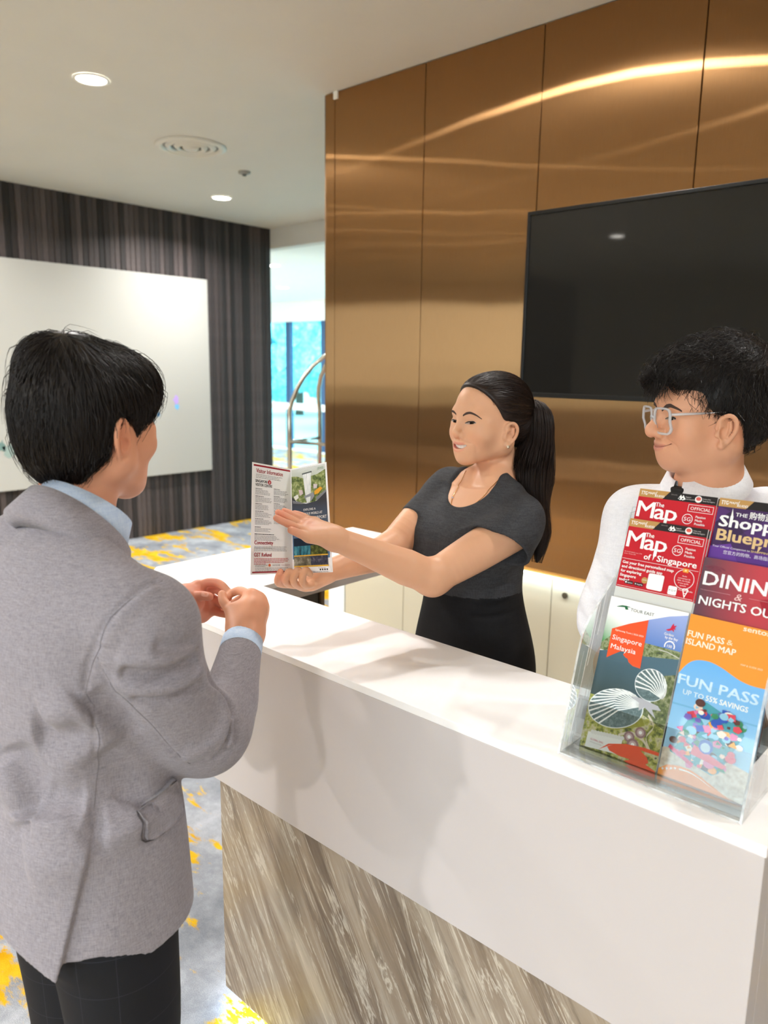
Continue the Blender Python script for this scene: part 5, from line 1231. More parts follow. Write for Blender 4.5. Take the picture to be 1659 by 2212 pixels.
# ---------------------------------------------------------------- printed paper kit
_tx={}
def text2d(s,bold=0.0):
    """outline letters as flat triangles, unit cap height, origin at the left of the baseline"""
    key=(s,bold)
    if key not in _tx:
        cu=bpy.data.curves.new('txt','FONT'); cu.body=s; cu.size=1.0; cu.offset=bold; cu.dimensions='2D'; cu.fill_mode='FRONT'; cu.resolution_u=2
        ob=bpy.data.objects.new('txt',cu); COL.objects.link(ob); dg=bpy.context.evaluated_depsgraph_get(); me=ob.evaluated_get(dg).to_mesh()
        n=len(me.vertices); V=np.zeros(n*3); me.vertices.foreach_get('co',V); V=V.reshape(-1,3)[:,:2]
        F=[tuple(p.vertices) for p in me.polygons]; ob.to_mesh_clear(); bpy.data.objects.remove(ob); bpy.data.curves.remove(cu)
        _tx[key]=(V,F)
    return _tx[key]
class Page:
    """a sheet given by its four corners in the world; shapes are placed in metres (u right, v down)"""
    def __init__(self,tl,tr,br,bl,w,h,flip=1):
        self.c=[A3(x) for x in (tl,tr,br,bl)]; self.w=w; self.h=h; self.d={}; self.lay=0
        n=np.cross(self.c[1]-self.c[0],self.c[3]-self.c[0]); self.n=-n/np.linalg.norm(n)*flip
    def map(self,uv,lift):
        uv=A3(uv); u=(uv[:,0]/self.w)[:,None]; v=(uv[:,1]/self.h)[:,None]; a,b,c,d=self.c
        return (a*(1-u)+b*u)*(1-v)+(d*(1-u)+c*u)*v+self.n*lift
    def add(self,name,mat,V,F):
        self.lay+=.34 if name=='lettering' else 1; L=self.d.setdefault((name,mat.name),[mat,[],[],0])
        P=self.map(V,.00012+.00003*self.lay); L[1].append(P); L[2]+=[tuple(i+L[3] for i in f) for f in F]; L[3]+=len(P)
    def poly(self,mat,pts,name='print'): self.add(name,mat,pts,[tuple(range(len(pts)))])
    def rect(self,mat,u0,v0,u1,v1,name='print'): self.poly(mat,[(u0,v0),(u0,v1),(u1,v1),(u1,v0)],name)
    def disc(self,mat,u,v,r,n=24,name='print',ry=None): self.poly(mat,[(u+r*math.cos(a),v-(ry or r)*math.sin(a)) for a in np.linspace(0,2*math.pi,n,endpoint=False)],name)
    def ring(self,mat,u,v,r,t,a0=0,a1=360,n=28,name='print'):
        A=np.radians(np.linspace(a0,a1,n+1)); V=[(u+r*math.cos(a),v-r*math.sin(a)) for a in A]+[(u+(r-t)*math.cos(a),v-(r-t)*math.sin(a)) for a in A]
        self.add(name,mat,V,[(i,i+1,i+n+2,i+n+1) for i in range(n)])
    def frame(self,mat,u0,v0,u1,v1,t):
        for a in ((u0,v0,u1,v0+t),(u0,v1-t,u1,v1),(u0,v0,u0+t,v1),(u1-t,v0,u1,v1)): self.rect(mat,*a)
    def rrect(self,mat,u0,v0,u1,v1,r):
        P=[]
        for cx_,cy_,a0 in ((u1-r,v0+r,0),(u0+r,v0+r,90),(u0+r,v1-r,180),(u1-r,v1-r,270)):
            for a in np.radians(np.linspace(a0,a0+90,5)): P.append((cx_+r*math.cos(a),cy_-r*math.sin(a)))
        self.poly(mat,P)
    def text(self,mat,s,u,v,h,w=None,bold=0.0,slant=0.0,align='l',rot=0.0):
        if bold>.012:
            for du,dv in ((-1,-.4),(1,-.4),(-1,.5),(1,.5)): self.text(mat,s,u+du*bold*h*.9,v+dv*bold*h*.9,h,w,0,slant,align,rot)
            return
        V,F=text2d(s,0.0)
        if len(V)==0: return
        x0,x1=V[:,0].min(),V[:,0].max(); sy=h/.70; sx=sy if w is None else w/(x1-x0)
        X=(V[:,0]-x0)*sx; Y=V[:,1]*sy
        if align=='c': X=X-(x1-x0)*sx/2
        X=X+slant*Y; c,s_=math.cos(rot),math.sin(rot)
        self.add('lettering',mat,np.stack([u+X*c-Y*s_*-1*0+X*0,v-Y-X*s_],1) if rot else np.stack([u+X,v-Y],1),F)
    def lines(self,mat,u,v,w,n,step,t,seed=1,ragged=.25):
        r=random.Random(seed); V=[];F=[]
        for i in range(n):
            x=u; end=u+w*(1-r.random()*ragged); y=v+i*step
            while x<end:
                l=min(r.uniform(.0025,.008),end-x); k=len(V); V+=[(x,y),(x,y+t),(x+l,y+t),(x+l,y)]; F.append((k,k+1,k+2,k+3)); x+=l+.0009
        self.add('lettering',mat,V,F)
    def build(self,parent,place):
        for (name,_),(mat,P,F,_) in self.d.items():
            o=mesh_obj(name,np.concatenate(P),F,mat,parent); o['kind']='stuff'; place(o)
_ink={}
def ink(rgb,rough=.5):
    if (rgb,rough) not in _ink:
        b=MatB('ink_%d_%d_%d'%rgb); n=b.noise(b.coords('Object'),30,2); c=S(rgb); b.set(col=b.mix(b.math('MULTIPLY',n,.05),c,tuple(x*.9 for x in c)),rough=rough,spec=.25); _ink[(rgb,rough)]=b.m
    return _ink[(rgb,rough)]
def photo_ink(name,stops,scale=120,detail=5,stretch=(1,1,1)):
    b=MatB(name); n=b.noise(b.coords('Object',scale=stretch),scale,detail,.65); k=len(stops)
    b.set(col=b.ramp(n,[(.30+.42*i/(k-1),S(c)) for i,c in enumerate(stops)]),rough=.38,spec=.4); return b.m
def fade_ink(name,p0,p1,c0,c1,scale=0):
    """printed colour blend along the sheet, from point p0 to p1"""
    b=MatB(name); tc=b.node('ShaderNodeTexCoord'); p0=A3(p0);p1=A3(p1); d=(p1-p0)/((p1-p0)@(p1-p0))
    dt=b.node('ShaderNodeVectorMath'); dt.operation='DOT_PRODUCT'; b.lk(tc.outputs['Object'],dt.inputs[0]); dt.inputs[1].default_value=tuple(d)
    f=b.math('SUBTRACT',dt.outputs['Value'],float(p0@d)); b.set(col=b.ramp(f,[(0.0,S(c0)),(1.0,S(c1))]),rough=.38,spec=.4); return b.m
WHITE_INK=ink((248,248,248)); PAPER=plain((246,246,247),.4,name='coated_paper')
# ---------------------------------------------------------------- clear leaflet rack on the counter
RK=(-.412,1.15,1.0502)
rack=empty('brochure_rack',RK,0,'clear acrylic tiered brochure rack standing on the white counter','brochure rack')
def sheet(name,poly,ax,t,parent):
    """a clear sheet: polygon faces clear, rim brighter; ax = extrusion vector"""
    n=len(poly); V=[A3(p) for p in poly]+[A3(p)+A3(ax)*t for p in poly]
    F=[tuple(range(n))[::-1],tuple(range(n,2*n))]+[(i,(i+1)%n,(i+1)%n+n,i+n) for i in range(n)]
    o=mesh_obj(name,V,F,M_ACR,parent); o.data.materials.append(M_EDGE)
    for i,p in enumerate(o.data.polygons): p.material_index=0 if i<2 else 1
    return under(o,parent)
LE=math.radians(18.5); UU=A3((0,math.sin(LE),math.cos(LE))); NN=A3((0,-math.cos(LE),math.sin(LE)))
prof=[(1.034,1.0505),(1.079,1.208),(1.090,1.240),(1.112,1.262),(1.196,1.316),(1.214,1.345),(1.238,1.420),(1.262,1.420),(1.262,1.0505)]
for x_ in (-.5545,-.2735): sheet('side_panel',[(x_,y_,z_) for y_,z_ in prof],(1,0,0),.0035,rack)
def lean_plate(name,c,z0,z1,x0,x1,t=.0025):
    y=lambda z:(c-NN[2]*z)/NN[1]
    return sheet(name,[(x0,y(z0),z0),(x1,y(z0),z0),(x1,y(z1),z1),(x0,y(z1),z1)],NN,t,rack)
lean_plate('front_plate',-.6565,1.0535,1.208,-.551,-.2735)
lean_plate('pocket_plate',-.6855,1.0535,1.125,-.551,-.2735)
lean_plate('pocket_plate',-.6965,1.09,1.23,-.551,-.2735,.0012)
lean_plate('pocket_plate',-.7075,1.12,1.30,-.551,-.2735,.0012)
lean_plate('back_plate',-.7235,1.0535,1.43,-.551,-.2735)
sheet('base_plate',[(-.551,1.036,1.0505),(-.2735,1.036,1.0505),(-.2735,1.26,1.0505),(-.551,1.26,1.0505)],(0,0,1),.0028,rack)
# ---------------------------------------------------------------- leaflets
LW,LH=.129,.258
def leaflet_page(x0,c,ztop):
    y=(c-NN[2]*ztop)/NN[1]; tl=A3((x0,y,ztop)); return tl,tl+A3((LW,0,0)),tl+A3((LW,0,0))-UU*LH,tl-UU*LH
def leaflet(name,label,x0,c,ztop,th,draw,group=None,side=(246,246,247)):
    tl,tr,br,bl=leaflet_page(x0,c,ztop); base=(x0+LW/2,float(bl[1]),float(bl[2]))
    e=empty(name,base,0,label,'leaflet',group); nb=-NN*th
    V=[tl,tr,br,bl,tl+nb,tr+nb,br+nb,bl+nb]; F=[(3,2,1,0),(4,5,6,7),(0,1,5,4),(1,2,6,5),(2,3,7,6),(3,0,4,7)]
    o=mesh_obj('sheets',V,F,ink(side),e); under(o,e)
    if draw is not None:
        pg=Page(tl,tr,br,bl,LW,LH); draw(pg); pg.build(e,lambda o_:under(o_,e))
    return e
RED=(196,18,36); GOLD=(190,146,84); BLK=(30,24,24)
def ttg_head(p,w=LW):
    p.rect(ink(BLK),0,0,w,.0135); p.poly(ink(GOLD),[(0,0),(0,.0135),(.041,.0135),(.0515,0)])
    p.text(WHITE_INK,'TTG',.0035,.0098,.0062,.0105,.03); p.text(WHITE_INK,'MAPS',.0155,.0078,.0036,.0125,.02,.15); p.text(WHITE_INK,'/',.0275,.0112,.009,.003); p.text(WHITE_INK,'GUIDES',.0285,.0112,.0036,.0150,.02,.15)
def draw_map(p):
    R_=ink(RED); p.rect(R_,0,0,LW,.1165); p.rect(ink((214,216,212)),0,.1165,LW,LH); ttg_head(p)
    p.text(ink((150,140,136)),'Endorsed by',.0545,.0048,.002,.010)
    for q_ in (0,1): p.poly(WHITE_INK,[(.0665+.0045*q_,.0095),(.0705+.004*q_,.0025),(.0745+.0045*q_,.0095),(.0705+.004*q_,.0115)])
    p.disc(ink(BLK),.0688,.0088,.0013); p.disc(ink(BLK),.0742,.0088,.0013)
    for k,t_ in enumerate(('Singapore','Hotel Association')): p.text(ink((214,210,208)),t_,.0785,.0062+.0034*k,.0021,.009+.007*k)
    p.disc(ink((240,236,234)),.0995,.0068,.0056); p.disc(ink((222,96,84)),.0995,.0060,.0040,20,'print',.0030)
    for k,t_ in enumerate(('Society of the','Golden Keys Singapore')): p.text(ink((214,210,208)),t_,.1065,.0062+.0034*k,.0021,.012+.007*k)
    p.text(WHITE_INK,'M',.0030,.0478,.0275,.0290,.018); p.text(WHITE_INK,'a',.0335,.0478,.0260,.0170,.022); p.text(WHITE_INK,'p',.0518,.0478,.0260,.0190,.022)
    p.poly(WHITE_INK,[(.0520,.050),(.0570,.050),(.0520,.0645)])
    p.text(WHITE_INK,'The',.0325,.0273,.0072,.0142,.02); p.text(WHITE_INK,'of',.0370,.0640,.0092,.0112,.03); p.text(WHITE_INK,'Singapore',.0590,.0640,.0098,.0640,.03)
    p.frame(WHITE_INK,.0860,.0165,.1262,.0285,.0007); p.text(WHITE_INK,'OFFICIAL',.0900,.0252,.0052,.0322,.01)
    p.ring(WHITE_INK,.0885,.0410,.0085,.0010); p.text(WHITE_INK,'SG',.0885,.0442,.0064,.0110,.0,0,'c')
    for k,t_ in enumerate(('Passion','Made','Possible')): p.text(WHITE_INK,t_,.1010,.0374+.0058*k,.0038,(.0155,.0112,.0165)[k],.015)
    p.text(ink((240,190,190)),'MCI (P) 077/08/2023 | Issue 217-24',.0028,.0575,.0018,.030); p.text(ink((240,190,190)),'January - February 2024',.0028,.0605,.0018,.020)
    p.rect(WHITE_INK,.0015,.0680,LW-.0015,.0685)
    for k,(t_,w_) in enumerate((('Get your free personalised map',.0860),('and directional guide app',.0690),('for exploring',.0355),('Singapore',.0275),('today!',.0170))): p.text(WHITE_INK,t_,.0035,.0765+.0073*k,.0047,w_,.035)
    p.ring(WHITE_INK,.1085,.0845,.0158,.0009); p.rrect(ink((240,150,50)),.1040,.0672,.1130,.0735,.001); p.rect(ink((250,220,150)),.1066,.0688,.1100,.0718)
    for k,t_ in enumerate(('Audio','commentary by','DBX, the leader','in tour guide','systems')): p.text(ink((250,226,226)),t_,.1085,.0805+.0038*k,.0022,None,.01,0,'c')
    p.rrect(WHITE_INK,.0515,.0850,.0775,.1110,.003); p.disc(ink(GOLD),.0465,.0985,.0052); p.text(WHITE_INK,'SCAN',.0465,.0988,.0018,.0070,.01,0,'c')
    p.rrect(ink((60,24,28)),.0140,.1040,.0285,.1095,.0008); p.rrect(ink((60,24,28)),.0305,.1040,.0455,.1095,.0008); p.disc(WHITE_INK,.0165,.1068,.0015); p.poly(ink((220,220,220)),[(.0322,.1055),(.0322,.1082),(.0345,.1068)])
    p.text(WHITE_INK,'App Store',.0190,.1080,.0022,.0085); p.text(WHITE_INK,'Google Play',.0355,.1080,.0022,.0092)
    p.rrect(WHITE_INK,.0870,.0985,.1010,.1125,.0022); p.text(ink((110,100,110)),'P\u00b7O\u00b7P',.0940,.1070,.0030,.0110,0,0,'c')
    p.poly(WHITE_INK,[(.1090,.1005),(.1140,.1140),(.1190,.1005),(.1172,.0985),(.1108,.0985)]); p.poly(R_,[(.1105,.1012),(.1140,.1100),(.1175,.1012),(.1160,.1000),(.1120,.1000)]); p.ring(WHITE_INK,.1140,.1035,.0030,.0007); p.text(WHITE_INK,'Moove Media',.1030,.1030,.0022,.0225,.01)
    p.rect(WHITE_INK,.0015,.1140,LW-.0015,.1145)
def draw_shop(p):
    p.rect(ink((64,36,86)),0,0,LW,.078); p.rect(ink((88,44,132)),0,.078,LW,.098); p.rect(ink((92,92,86)),0,.098,LW,LH)
    p.poly(ink((80,44,108)),[(0,.013),(0,.040),(.020,.020)]); p.poly(ink((52,28,72)),[(.02,.02),(.045,.05),(.02,.078),(0,.04)]); p.poly(ink((74,40,104)),[(.045,.05),(.09,.013),(LW,.05),(.09,.078)]); p.poly(ink((100,54,150)),[(0,.078),(.03,.070),(.045,.098),(0,.098)])
    ttg_head(p); p.text(WHITE_INK,'Shopping',.0065,.0445,.0175,.118,.05); p.poly(WHITE_INK,[(.0225,.0145),(.0260,.030),(.0218,.030)])
    p.text(WHITE_INK,'THE',.0285,.0265,.0058,.0175,.02); p.text(WHITE_INK,'\u8d2d\u7269\u84dd\u56fe',.0490,.0272,.0088,.0440,.02)
    p.text(ink((222,190,138)),'Blueprint',.0070,.0668,.0178,.114,.05); p.poly(ink((222,190,138)),[(.0700,.068),(.0752,.068),(.0700,.0790)])
    p.text(ink((236,226,244)),'Your Official Companion to',.0035,.0785,.0031,.0560,.01); p.text(ink((222,190,138)),'SHOPPING',.0610,.0785,.0031,.0280,.02); p.text(ink((236,226,244)),'and Dining',.0910,.0785,.0031,.0260,.01)
    p.text(ink((236,226,244)),'\u60a8\u5b98\u65b9\u7684\u8d2d\u7269\u3001\u5546\u573a\u6307\u5357\u548c\u84dd\u56fe',.0215,.0872,.0046,.0900)
def draw_dining(p):
    tl,tr=p.c[0],p.c[1]; p.rect(fade_ink('maroon_fade',p.c[0],p.c[0]*.35+p.c[1]*.65,(70,22,48),(184,24,44)),0,0,LW,LH)
    for k in range(6): 
        a=.5+k*.42; p.poly(ink((118,40,62)),[(.020,.010),(.020+.016*math.cos(a),.010-.016*math.sin(a)*-.6),(.020+.019*math.cos(a+.22),.010+.019*math.sin(a+.22)*.6)])
    p.poly(ink((206,60,64)),[(.06,.020),(.075,.032),(.066,.044),(.052,.036)]); p.poly(ink((160,20,40)),[(.09,.05),(.125,.04),(.129,.075),(.10,.07)])
    p.text(WHITE_INK,'DINING',.0055,.0425,.0212,.118,.03)
    for k in range(24): p.disc(ink((236,180,186)),.0045+.0019*k,.0508,.00045,6)
    for k in range(24): p.disc(ink((236,180,186)),.0765+.0019*k,.0508,.00045,6)
    p.text(ink((240,196,196)),'&',.0605,.0575,.0105,.0110,-.01,.25,'c')
    p.text(WHITE_INK,'NIGHTS OUT',.0055,.0735,.0130,.118,.03)
def draw_tour(p):
    G=lambda u,v:p.map([(u,v)],0)[0]
    p.rect(fade_ink('sea_sky',G(.1,.01),G(.1,.075),(150,170,226),(58,112,190)),0,0,LW,.085)
    p.rect(photo_ink('green_shore',[(38,58,34),(96,112,52),(150,158,120),(60,84,40)],170),0,.062,LW,.090)
    p.poly(fade_ink('white_green',G(.02,.03),G(.0,.075),(252,252,252),(70,150,80)),[(0,0),(0,.078),(.013,.0645),(.035,.045),(.0697,.0245),(.100,.012),(LW,.004),(LW,0)])
    p.poly(fade_ink('dark_water',G(.06,.09),G(.05,.16),(62,98,116),(44,66,68)),[(0,.092),(.03,.084),(.075,.083),(LW,.074),(LW,.125),(.06,.165),(0,.19)])
    p.rect(photo_ink('garden_ground',[(50,62,30),(108,118,44),(176,176,80),(206,198,166),(70,84,40)],95),0,.165,LW,LH)
    p.poly(photo_ink('garden_trees',[(40,54,30),(92,104,50),(170,168,130)],150),[(.075,.118),(LW,.098),(LW,.185),(.085,.17),(.1,.15)])
    p.poly(photo_ink('lawn',[(122,128,34),(172,168,52)],60),[(.035,.200),(.092,.178),(.098,.188),(.055,.208)])
    sw=[]
    for (pts) in (((.100,.170),(.112,.185),(.104,.205),(.116,.225)),((.060,.215),(.080,.205),(.100,.210),(.112,.222))):
        P_,_=spline(A3([(a,b,0) for a,b in pts]),np.ones(4),6)
        V=[(x,y-.0022) for x,y,_ in P_]+[(x,y+.0022) for x,y,_ in P_]; n=len(P_); p.add('print',ink((214,204,184)),V,[(i,i+1,i+1+n,i+n) for i in range(n-1)])
    def shell(cu,cv,rx_,ry_,rot,nr,dark,vx,vy):
        c,s_=math.cos(rot),math.sin(rot); E=lambda a,k=1:(cu+(rx_*math.cos(a)*c-ry_*math.sin(a)*s_)*k,cv-(rx_*math.cos(a)*s_+ry_*math.sin(a)*c)*k)
        p.poly(ink((232,236,238)),[E(a,1.04) for a in np.linspace(0,2*math.pi,36,endpoint=False)]); p.poly(dark,[E(a) for a in np.linspace(0,2*math.pi,36,endpoint=False)])
        V=[];F=[]
        for k in range(nr):
            a=2*math.pi*(.02+.56*k/(nr-1))+.35; x,y=E(a,1.02); b=len(V)
            dx,dy=x-vx,y-vy; L=math.hypot(dx,dy); nx_,ny_=-dy/L*.0010,dx/L*.0010
            mx_,my_=(x+vx)/2-dy*.10,(y+vy)/2+dx*.10
            V+=[(x+nx_*1.3,y+ny_*1.3),(x-nx_*1.3,y-ny_*1.3),(mx_+nx_,my_+ny_),(mx_-nx_,my_-ny_),(vx+nx_*.5,vy+ny_*.5),(vx-nx_*.5,vy-ny_*.5)]; F+=[(b,b+1,b+3,b+2),(b+2,b+3,b+5,b+4)]
        p.add('print',WHITE_INK,V,F)
    dk=photo_ink('dome_glass',[(58,84,88),(96,118,122),(140,158,160)],220)
    shell(.094,.124,.0245,.0245,-.5,11,dk,.116,.140); shell(.046,.176,.0450,.0300,.32,15,dk,.088,.160)
    p.poly(ink((188,186,194)),[(.066,.150),(.082,.148),(.112,.152),(.118,.158),(.104,.160),(.112,.172),(.092,.160),(.084,.168),(.082,.156)])
    for u_,v_,r_ in ((.078,.212,.0070),(.094,.200,.0070),(.086,.222,.0078)): p.disc(ink((150,116,120)),u_,v_,r_*1.25,16); p.disc(ink((196,170,172)),u_,v_,r_*.8,16); p.disc(WHITE_INK,u_,v_,r_*.4,12)
    p.poly(ink((240,84,34)),[(.013,.0525),(.0400,.0380),(.0697,.0250),(.0725,.1035),(.060,.1030),(.052,.0985),(.049,.0935),(.045,.0925),(.0405,.0890),(.0425,.0850),(.052,.0825),(.035,.0850),(.0140,.1005)])
    p.text(ink((250,226,214)),'Sightseeing Tours | 2022-2023',.0190,.0540,.0026,.0480,.02); p.text(WHITE_INK,'Singapore',.0170,.0690,.0080,.0500,.0); p.text(WHITE_INK,'Malaysia',.0175,.0838,.0080,.0425,.0)
    p.poly(ink((30,104,64)),[(.0125,.0150),(.022,.0112),(.029,.0108),(.0375,.0118),(.031,.0126),(.0335,.0160),(.029,.0172),(.0265,.0135),(.021,.0142),(.016,.0150)]); p.text(ink((78,92,88)),'TOUR EAST',.0372,.0176,.0050,.0395,.01)
    p.poly(ink((206,26,66)),[(.0995,.0335),(.106,.0300),(.108,.0240),(.1100,.0210),(.1108,.0250),(.1150,.0235),(.1125,.0275),(.1150,.0300),(.111,.0300),(.113,.0345),(.109,.0320),(.104,.0345)])
    for k,t_ in enumerate(('Gardens','by the Bay')): p.text(WHITE_INK,t_,.0985+.0025*k,.0415+.0052*k,.0040,.0150+.0052*k,.02)
    p.text(WHITE_INK,'Singapore',.1075,.0498,.0018,.0095); p.ring(WHITE_INK,.1105,.0575,.0085,.0018,-20,200); p.text(WHITE_INK,'150',.1105,.0595,.0042,.0075,.02,0,'c')
    V=[(.095,.066),(.110,.0665),(LW,.0715),(LW,.0728),(.110,.0678),(.095,.0672)]; p.poly(ink((206,204,196)),V)
    p.poly(ink((236,236,234)),[(.0105,.2250),(.0690,.2180),(.0690,.2440),(.0100,.2500)])
    for k in range(11): p.disc(ink((222,222,220)),.018+.005*k,.2235-.0006*k,.0034,12)
    p.text(ink((214,96,128)),'GLOBAL DMC',.0170,.2365,.0028,.0230,.01); p.text(ink((170,170,172)),'NETWORK PARTNER',.0170,.2405,.0016,.0200)
    p.poly(ink((238,84,44)),[(.0340,.2470),(.0480,.2330),(.0760,.2240),(.1060,.2200),(LW,.2200),(LW,.2250),(.100,.2260),(.112,.2330),(.116,.2400),(.112,.2440),(LW,.2490),(LW,.2575),(.096,.2560),(.078,.2500),(.088,.2450),(.070,.2455),(.052,.2430),(.047,.2380),(.055,.2320),(.046,.2380)])
def draw_fun(p):
    G=lambda u,v:p.map([(u,v)],0)[0]
    OR=ink((248,152,48)); p.rect(OR,0,0,LW,LH)
    wave=[(0,.0935),(.010,.0770),(.0216,.0680),(.040,.0650),(.0592,.0690),(.075,.0755),(.0882,.0805),(.105,.0835),(LW,.0830)]; lo=[(LW,.206),(.100,.200),(.085,.198),(.06,.205),(.03,.208),(.012,.206),(0,.2085)]
    W_,_=spline(A3([(a,b,0) for a,b in wave]),np.ones(len(wave)),4)
    p.poly(fade_ink('pool_blue',G(.06,.07),G(.06,.20),(96,172,234),(160,208,242)),[(x,y) for x,y,_ in W_]+lo)
    p.poly(ink((118,178,222)),[(0,.1385),(LW,.1360),(LW,.1385),(0,.1412)])
    p.poly(photo_ink('sand',[(190,172,152),(218,204,186),(236,226,212)],130),[(0,.2085),(.012,.206),(.03,.208),(.06,.205),(.085,.198),(.100,.200),(LW,.206),(LW,.256),(.1,.248),(.075,.238),(.05,.230),(.03,.2285),(0,.243)])
    p.poly(OR,[(0,.2420),(.012,.2320),(.0301,.2285),(.048,.2290),(.0655,.2340),(.085,.2430),(.105,.2490),(LW,.2520),(LW,LH),(0,LH)])
    for k in range(4): p.disc(WHITE_INK,.006+.006*k,.2405-.0022*k,.0016,10)
    Q_,_=spline(A3([(.030,.2330,0),(.045,.2325,0),(.062,.2365,0),(.085,.2455,0)]),np.ones(4),5); n=len(Q_); p.add('print',WHITE_INK,[(x,y-.0012*(1-i/n)) for i,(x,y,_) in enumerate(Q_)]+[(x,y+.0012*(1-i/n)) for i,(x,y,_) in enumerate(Q_)],[(i,i+1,i+1+n,i+n) for i in range(n-1)])
    p.text(ink((255,240,222)),'FUN PASS',.0015,.0345,.0092,.0545,.03); p.text(ink((255,224,186)),'&',.0600,.0335,.0078,.0085,.01); p.text(ink((255,240,222)),'ISLAND MAP',.0015,.0468,.0092,.0735,.03)
    p.text(ink((255,232,204)),'sentosa',.0790,.0078,.0078,.0440,.04); p.text(ink((255,220,180)),'MAP & GUIDE 2023',.0850,.0585,.0026,.0300,.02)
    p.text(ink((206,232,252)),'FUN PASS',.0020,.1085,.0150,.1160,.04); p.text(ink((236,246,254)),'UP TO',.0125,.1225,.0075,.0310,.02); p.text(WHITE_INK,'55% SAVINGS',.0470,.1225,.0078,.0600,.04)
    # a tilted card with a patchwork of plain bright shapes
    card=[(.0496,.1250),(.104,.1450),(.1090,.1560),(.0850,.2200),(.0760,.2260),(.0120,.2120),(.0085,.2040),(.0400,.1300)]
    p.poly(ink((74,160,176)),card); r=random.Random(5); cols=[(226,120,170),(46,88,186),(246,238,226),(228,70,90),(250,166,50),(60,140,96),(150,200,226),(90,50,46),(120,96,190),(246,214,196)]
    c0=A3((.0590,.1760)); P_=A3(card)
    def inside(x,y):
        s=True
        for i in range(len(P_)):
            a,b=P_[i],P_[(i+1)%len(P_)]
            if (b[0]-a[0])*(y-a[1])-(b[1]-a[1])*(x-a[0])<-.00035: s=False
        return s
    k=0
    for i in range(140):
        u_=r.uniform(.012,.108); v_=r.uniform(.128,.224)
        if not inside(u_,v_): continue
        q_=r.uniform(.003,.0085); m_=r.choice((3,4,5,16,16)); a0=r.uniform(0,6.28); p.poly(ink(r.choice(cols)),[(u_+q_*math.cos(a0+2*math.pi*j/m_),v_+q_*.8*math.sin(a0+2*math.pi*j/m_)) for j in range(m_)]); k+=1
    p.poly(ink((232,92,110)),[(.0450,.1900),(.0950,.2060),(.0900,.2120),(.0420,.2050)]); p.disc(ink((52,96,196)),.0620,.1880,.0105); p.disc(ink((190,214,238)),.0615,.1895,.0070); p.poly(ink((222,64,120)),[(.0110,.2010),(.0500,.2180),(.0480,.2235),(.0090,.2060)])
CT1,CT2,CT3=-.6920,-.6998,-.7133
x1,x2=-.541,-.409
leaflet('brochure','tour brochure with white domes and orange flag, bottom left pocket of rack',x1,CT1,1.2905,.0030,draw_tour)
leaflet('brochure','orange and blue island pass brochure, bottom right pocket of rack',x2,CT1,1.2905,.0030,draw_fun)
leaflet('map_booklet','complete red city map booklet in the middle left pocket of rack',x1,CT2,1.416,.0030,draw_map,'red city map booklets')
leaflet('map_booklet','red city map booklet with hidden lower half, top left pocket of rack',x1,CT3,1.4635,.0028,draw_map,'red city map booklets')
for k,(ct,zt,xo,lb) in enumerate(((CT2-.0036,1.4135,.0026,'red map booklet directly behind the complete one in the middle left pocket'),(CT3-.0032,1.4615,.0022,'rearmost red map booklet peeking out at the top left pocket'))):
    leaflet('map_booklet',lb,x1+xo,ct,zt,.0024,draw_map,'red city map booklets')
leaflet('brochure','maroon dining and nightlife brochure in the middle right pocket of rack',x2,CT2,1.375,.0030,draw_dining)
leaflet('brochure','purple shopping guide with gold title in the top right pocket of rack',x2,CT3,1.464,.0030,draw_shop)
# ---------------------------------------------------------------- open leaflet in the woman's hand
BL_TL,BL_BL=A3((-1.2765,0.9889,1.4599)),A3((-1.2469,0.9559,1.2267)); BF_T,BF_B=A3((-1.2697,1.0885,1.4371)),A3((-1.2404,1.0662,1.2097)); BR_T,BR_B=A3((-1.1763,1.1077,1.4596)),A3((-1.1344,1.0873,1.2295))
bro=empty('open_leaflet',tuple((BF_B).tolist()),0,'folded visitor leaflet held open in the hands of the woman','leaflet')
def panel(tl,tr,br,bl):
    n=np.cross(tr-tl,bl-tl); n=-n/np.linalg.norm(n); t=-n*.0005
    if n@(A3((0,0,1.66))-tl)<0: n=-n; t=-t
    V=[tl,tr,br,bl,tl+t,tr+t,br+t,bl+t]; under(mesh_obj('panel',V,[(3,2,1,0),(4,5,6,7),(0,1,5,4),(1,2,6,5),(2,3,7,6),(3,0,4,7)],PAPER,bro),bro); return n
PW,PH=.112,.237
n1=panel(BL_TL,BF_T,BF_B,BL_BL); n2=panel(BF_T,BR_T,BR_B,BF_B)
p=Page(BL_TL,BF_T,BF_B,BL_BL,PW,PH); p.n=n1
DR=ink((158,28,44)); GY=ink((150,150,156)); DK=ink((40,38,40))
p.rect(DR,.004,.0035,PW-.002,.0070); p.rect(DR,.004,PH-.0065,PW-.002,PH-.0035)
p.text(DR,'Visitor Information',.0115,.0200,.0088,.0760,.03); p.lines(GY,.0105,.0235,.080,3,.0032,.0011,3)
p.text(DK,'SINGAPORE',.0095,.0405,.0058,.0340,.03); p.text(DK,'VISITOR CENTRE',.0095,.0485,.0058,.0470,.03); p.disc(ink((186,24,44)),.0490,.0375,.0047); p.poly(WHITE_INK,[(.0480,.0405),(.0486,.0345),(.0505,.0365),(.0500,.0405)])
for k in range(5):
    v_=.0535+.0160*k; p.lines(ink((90,90,96)),.0095,v_,.024,1,.003,.0012,k); p.lines(GY,.0095,v_+.0032,.046,4,.0027,.0010,k+20); p.lines(ink((90,90,96)),.0610,v_-.0035,.020,1,.003,.0012,k+40); p.lines(GY,.0610,v_-.0003,.042,4,.0027,.0010,k+60)
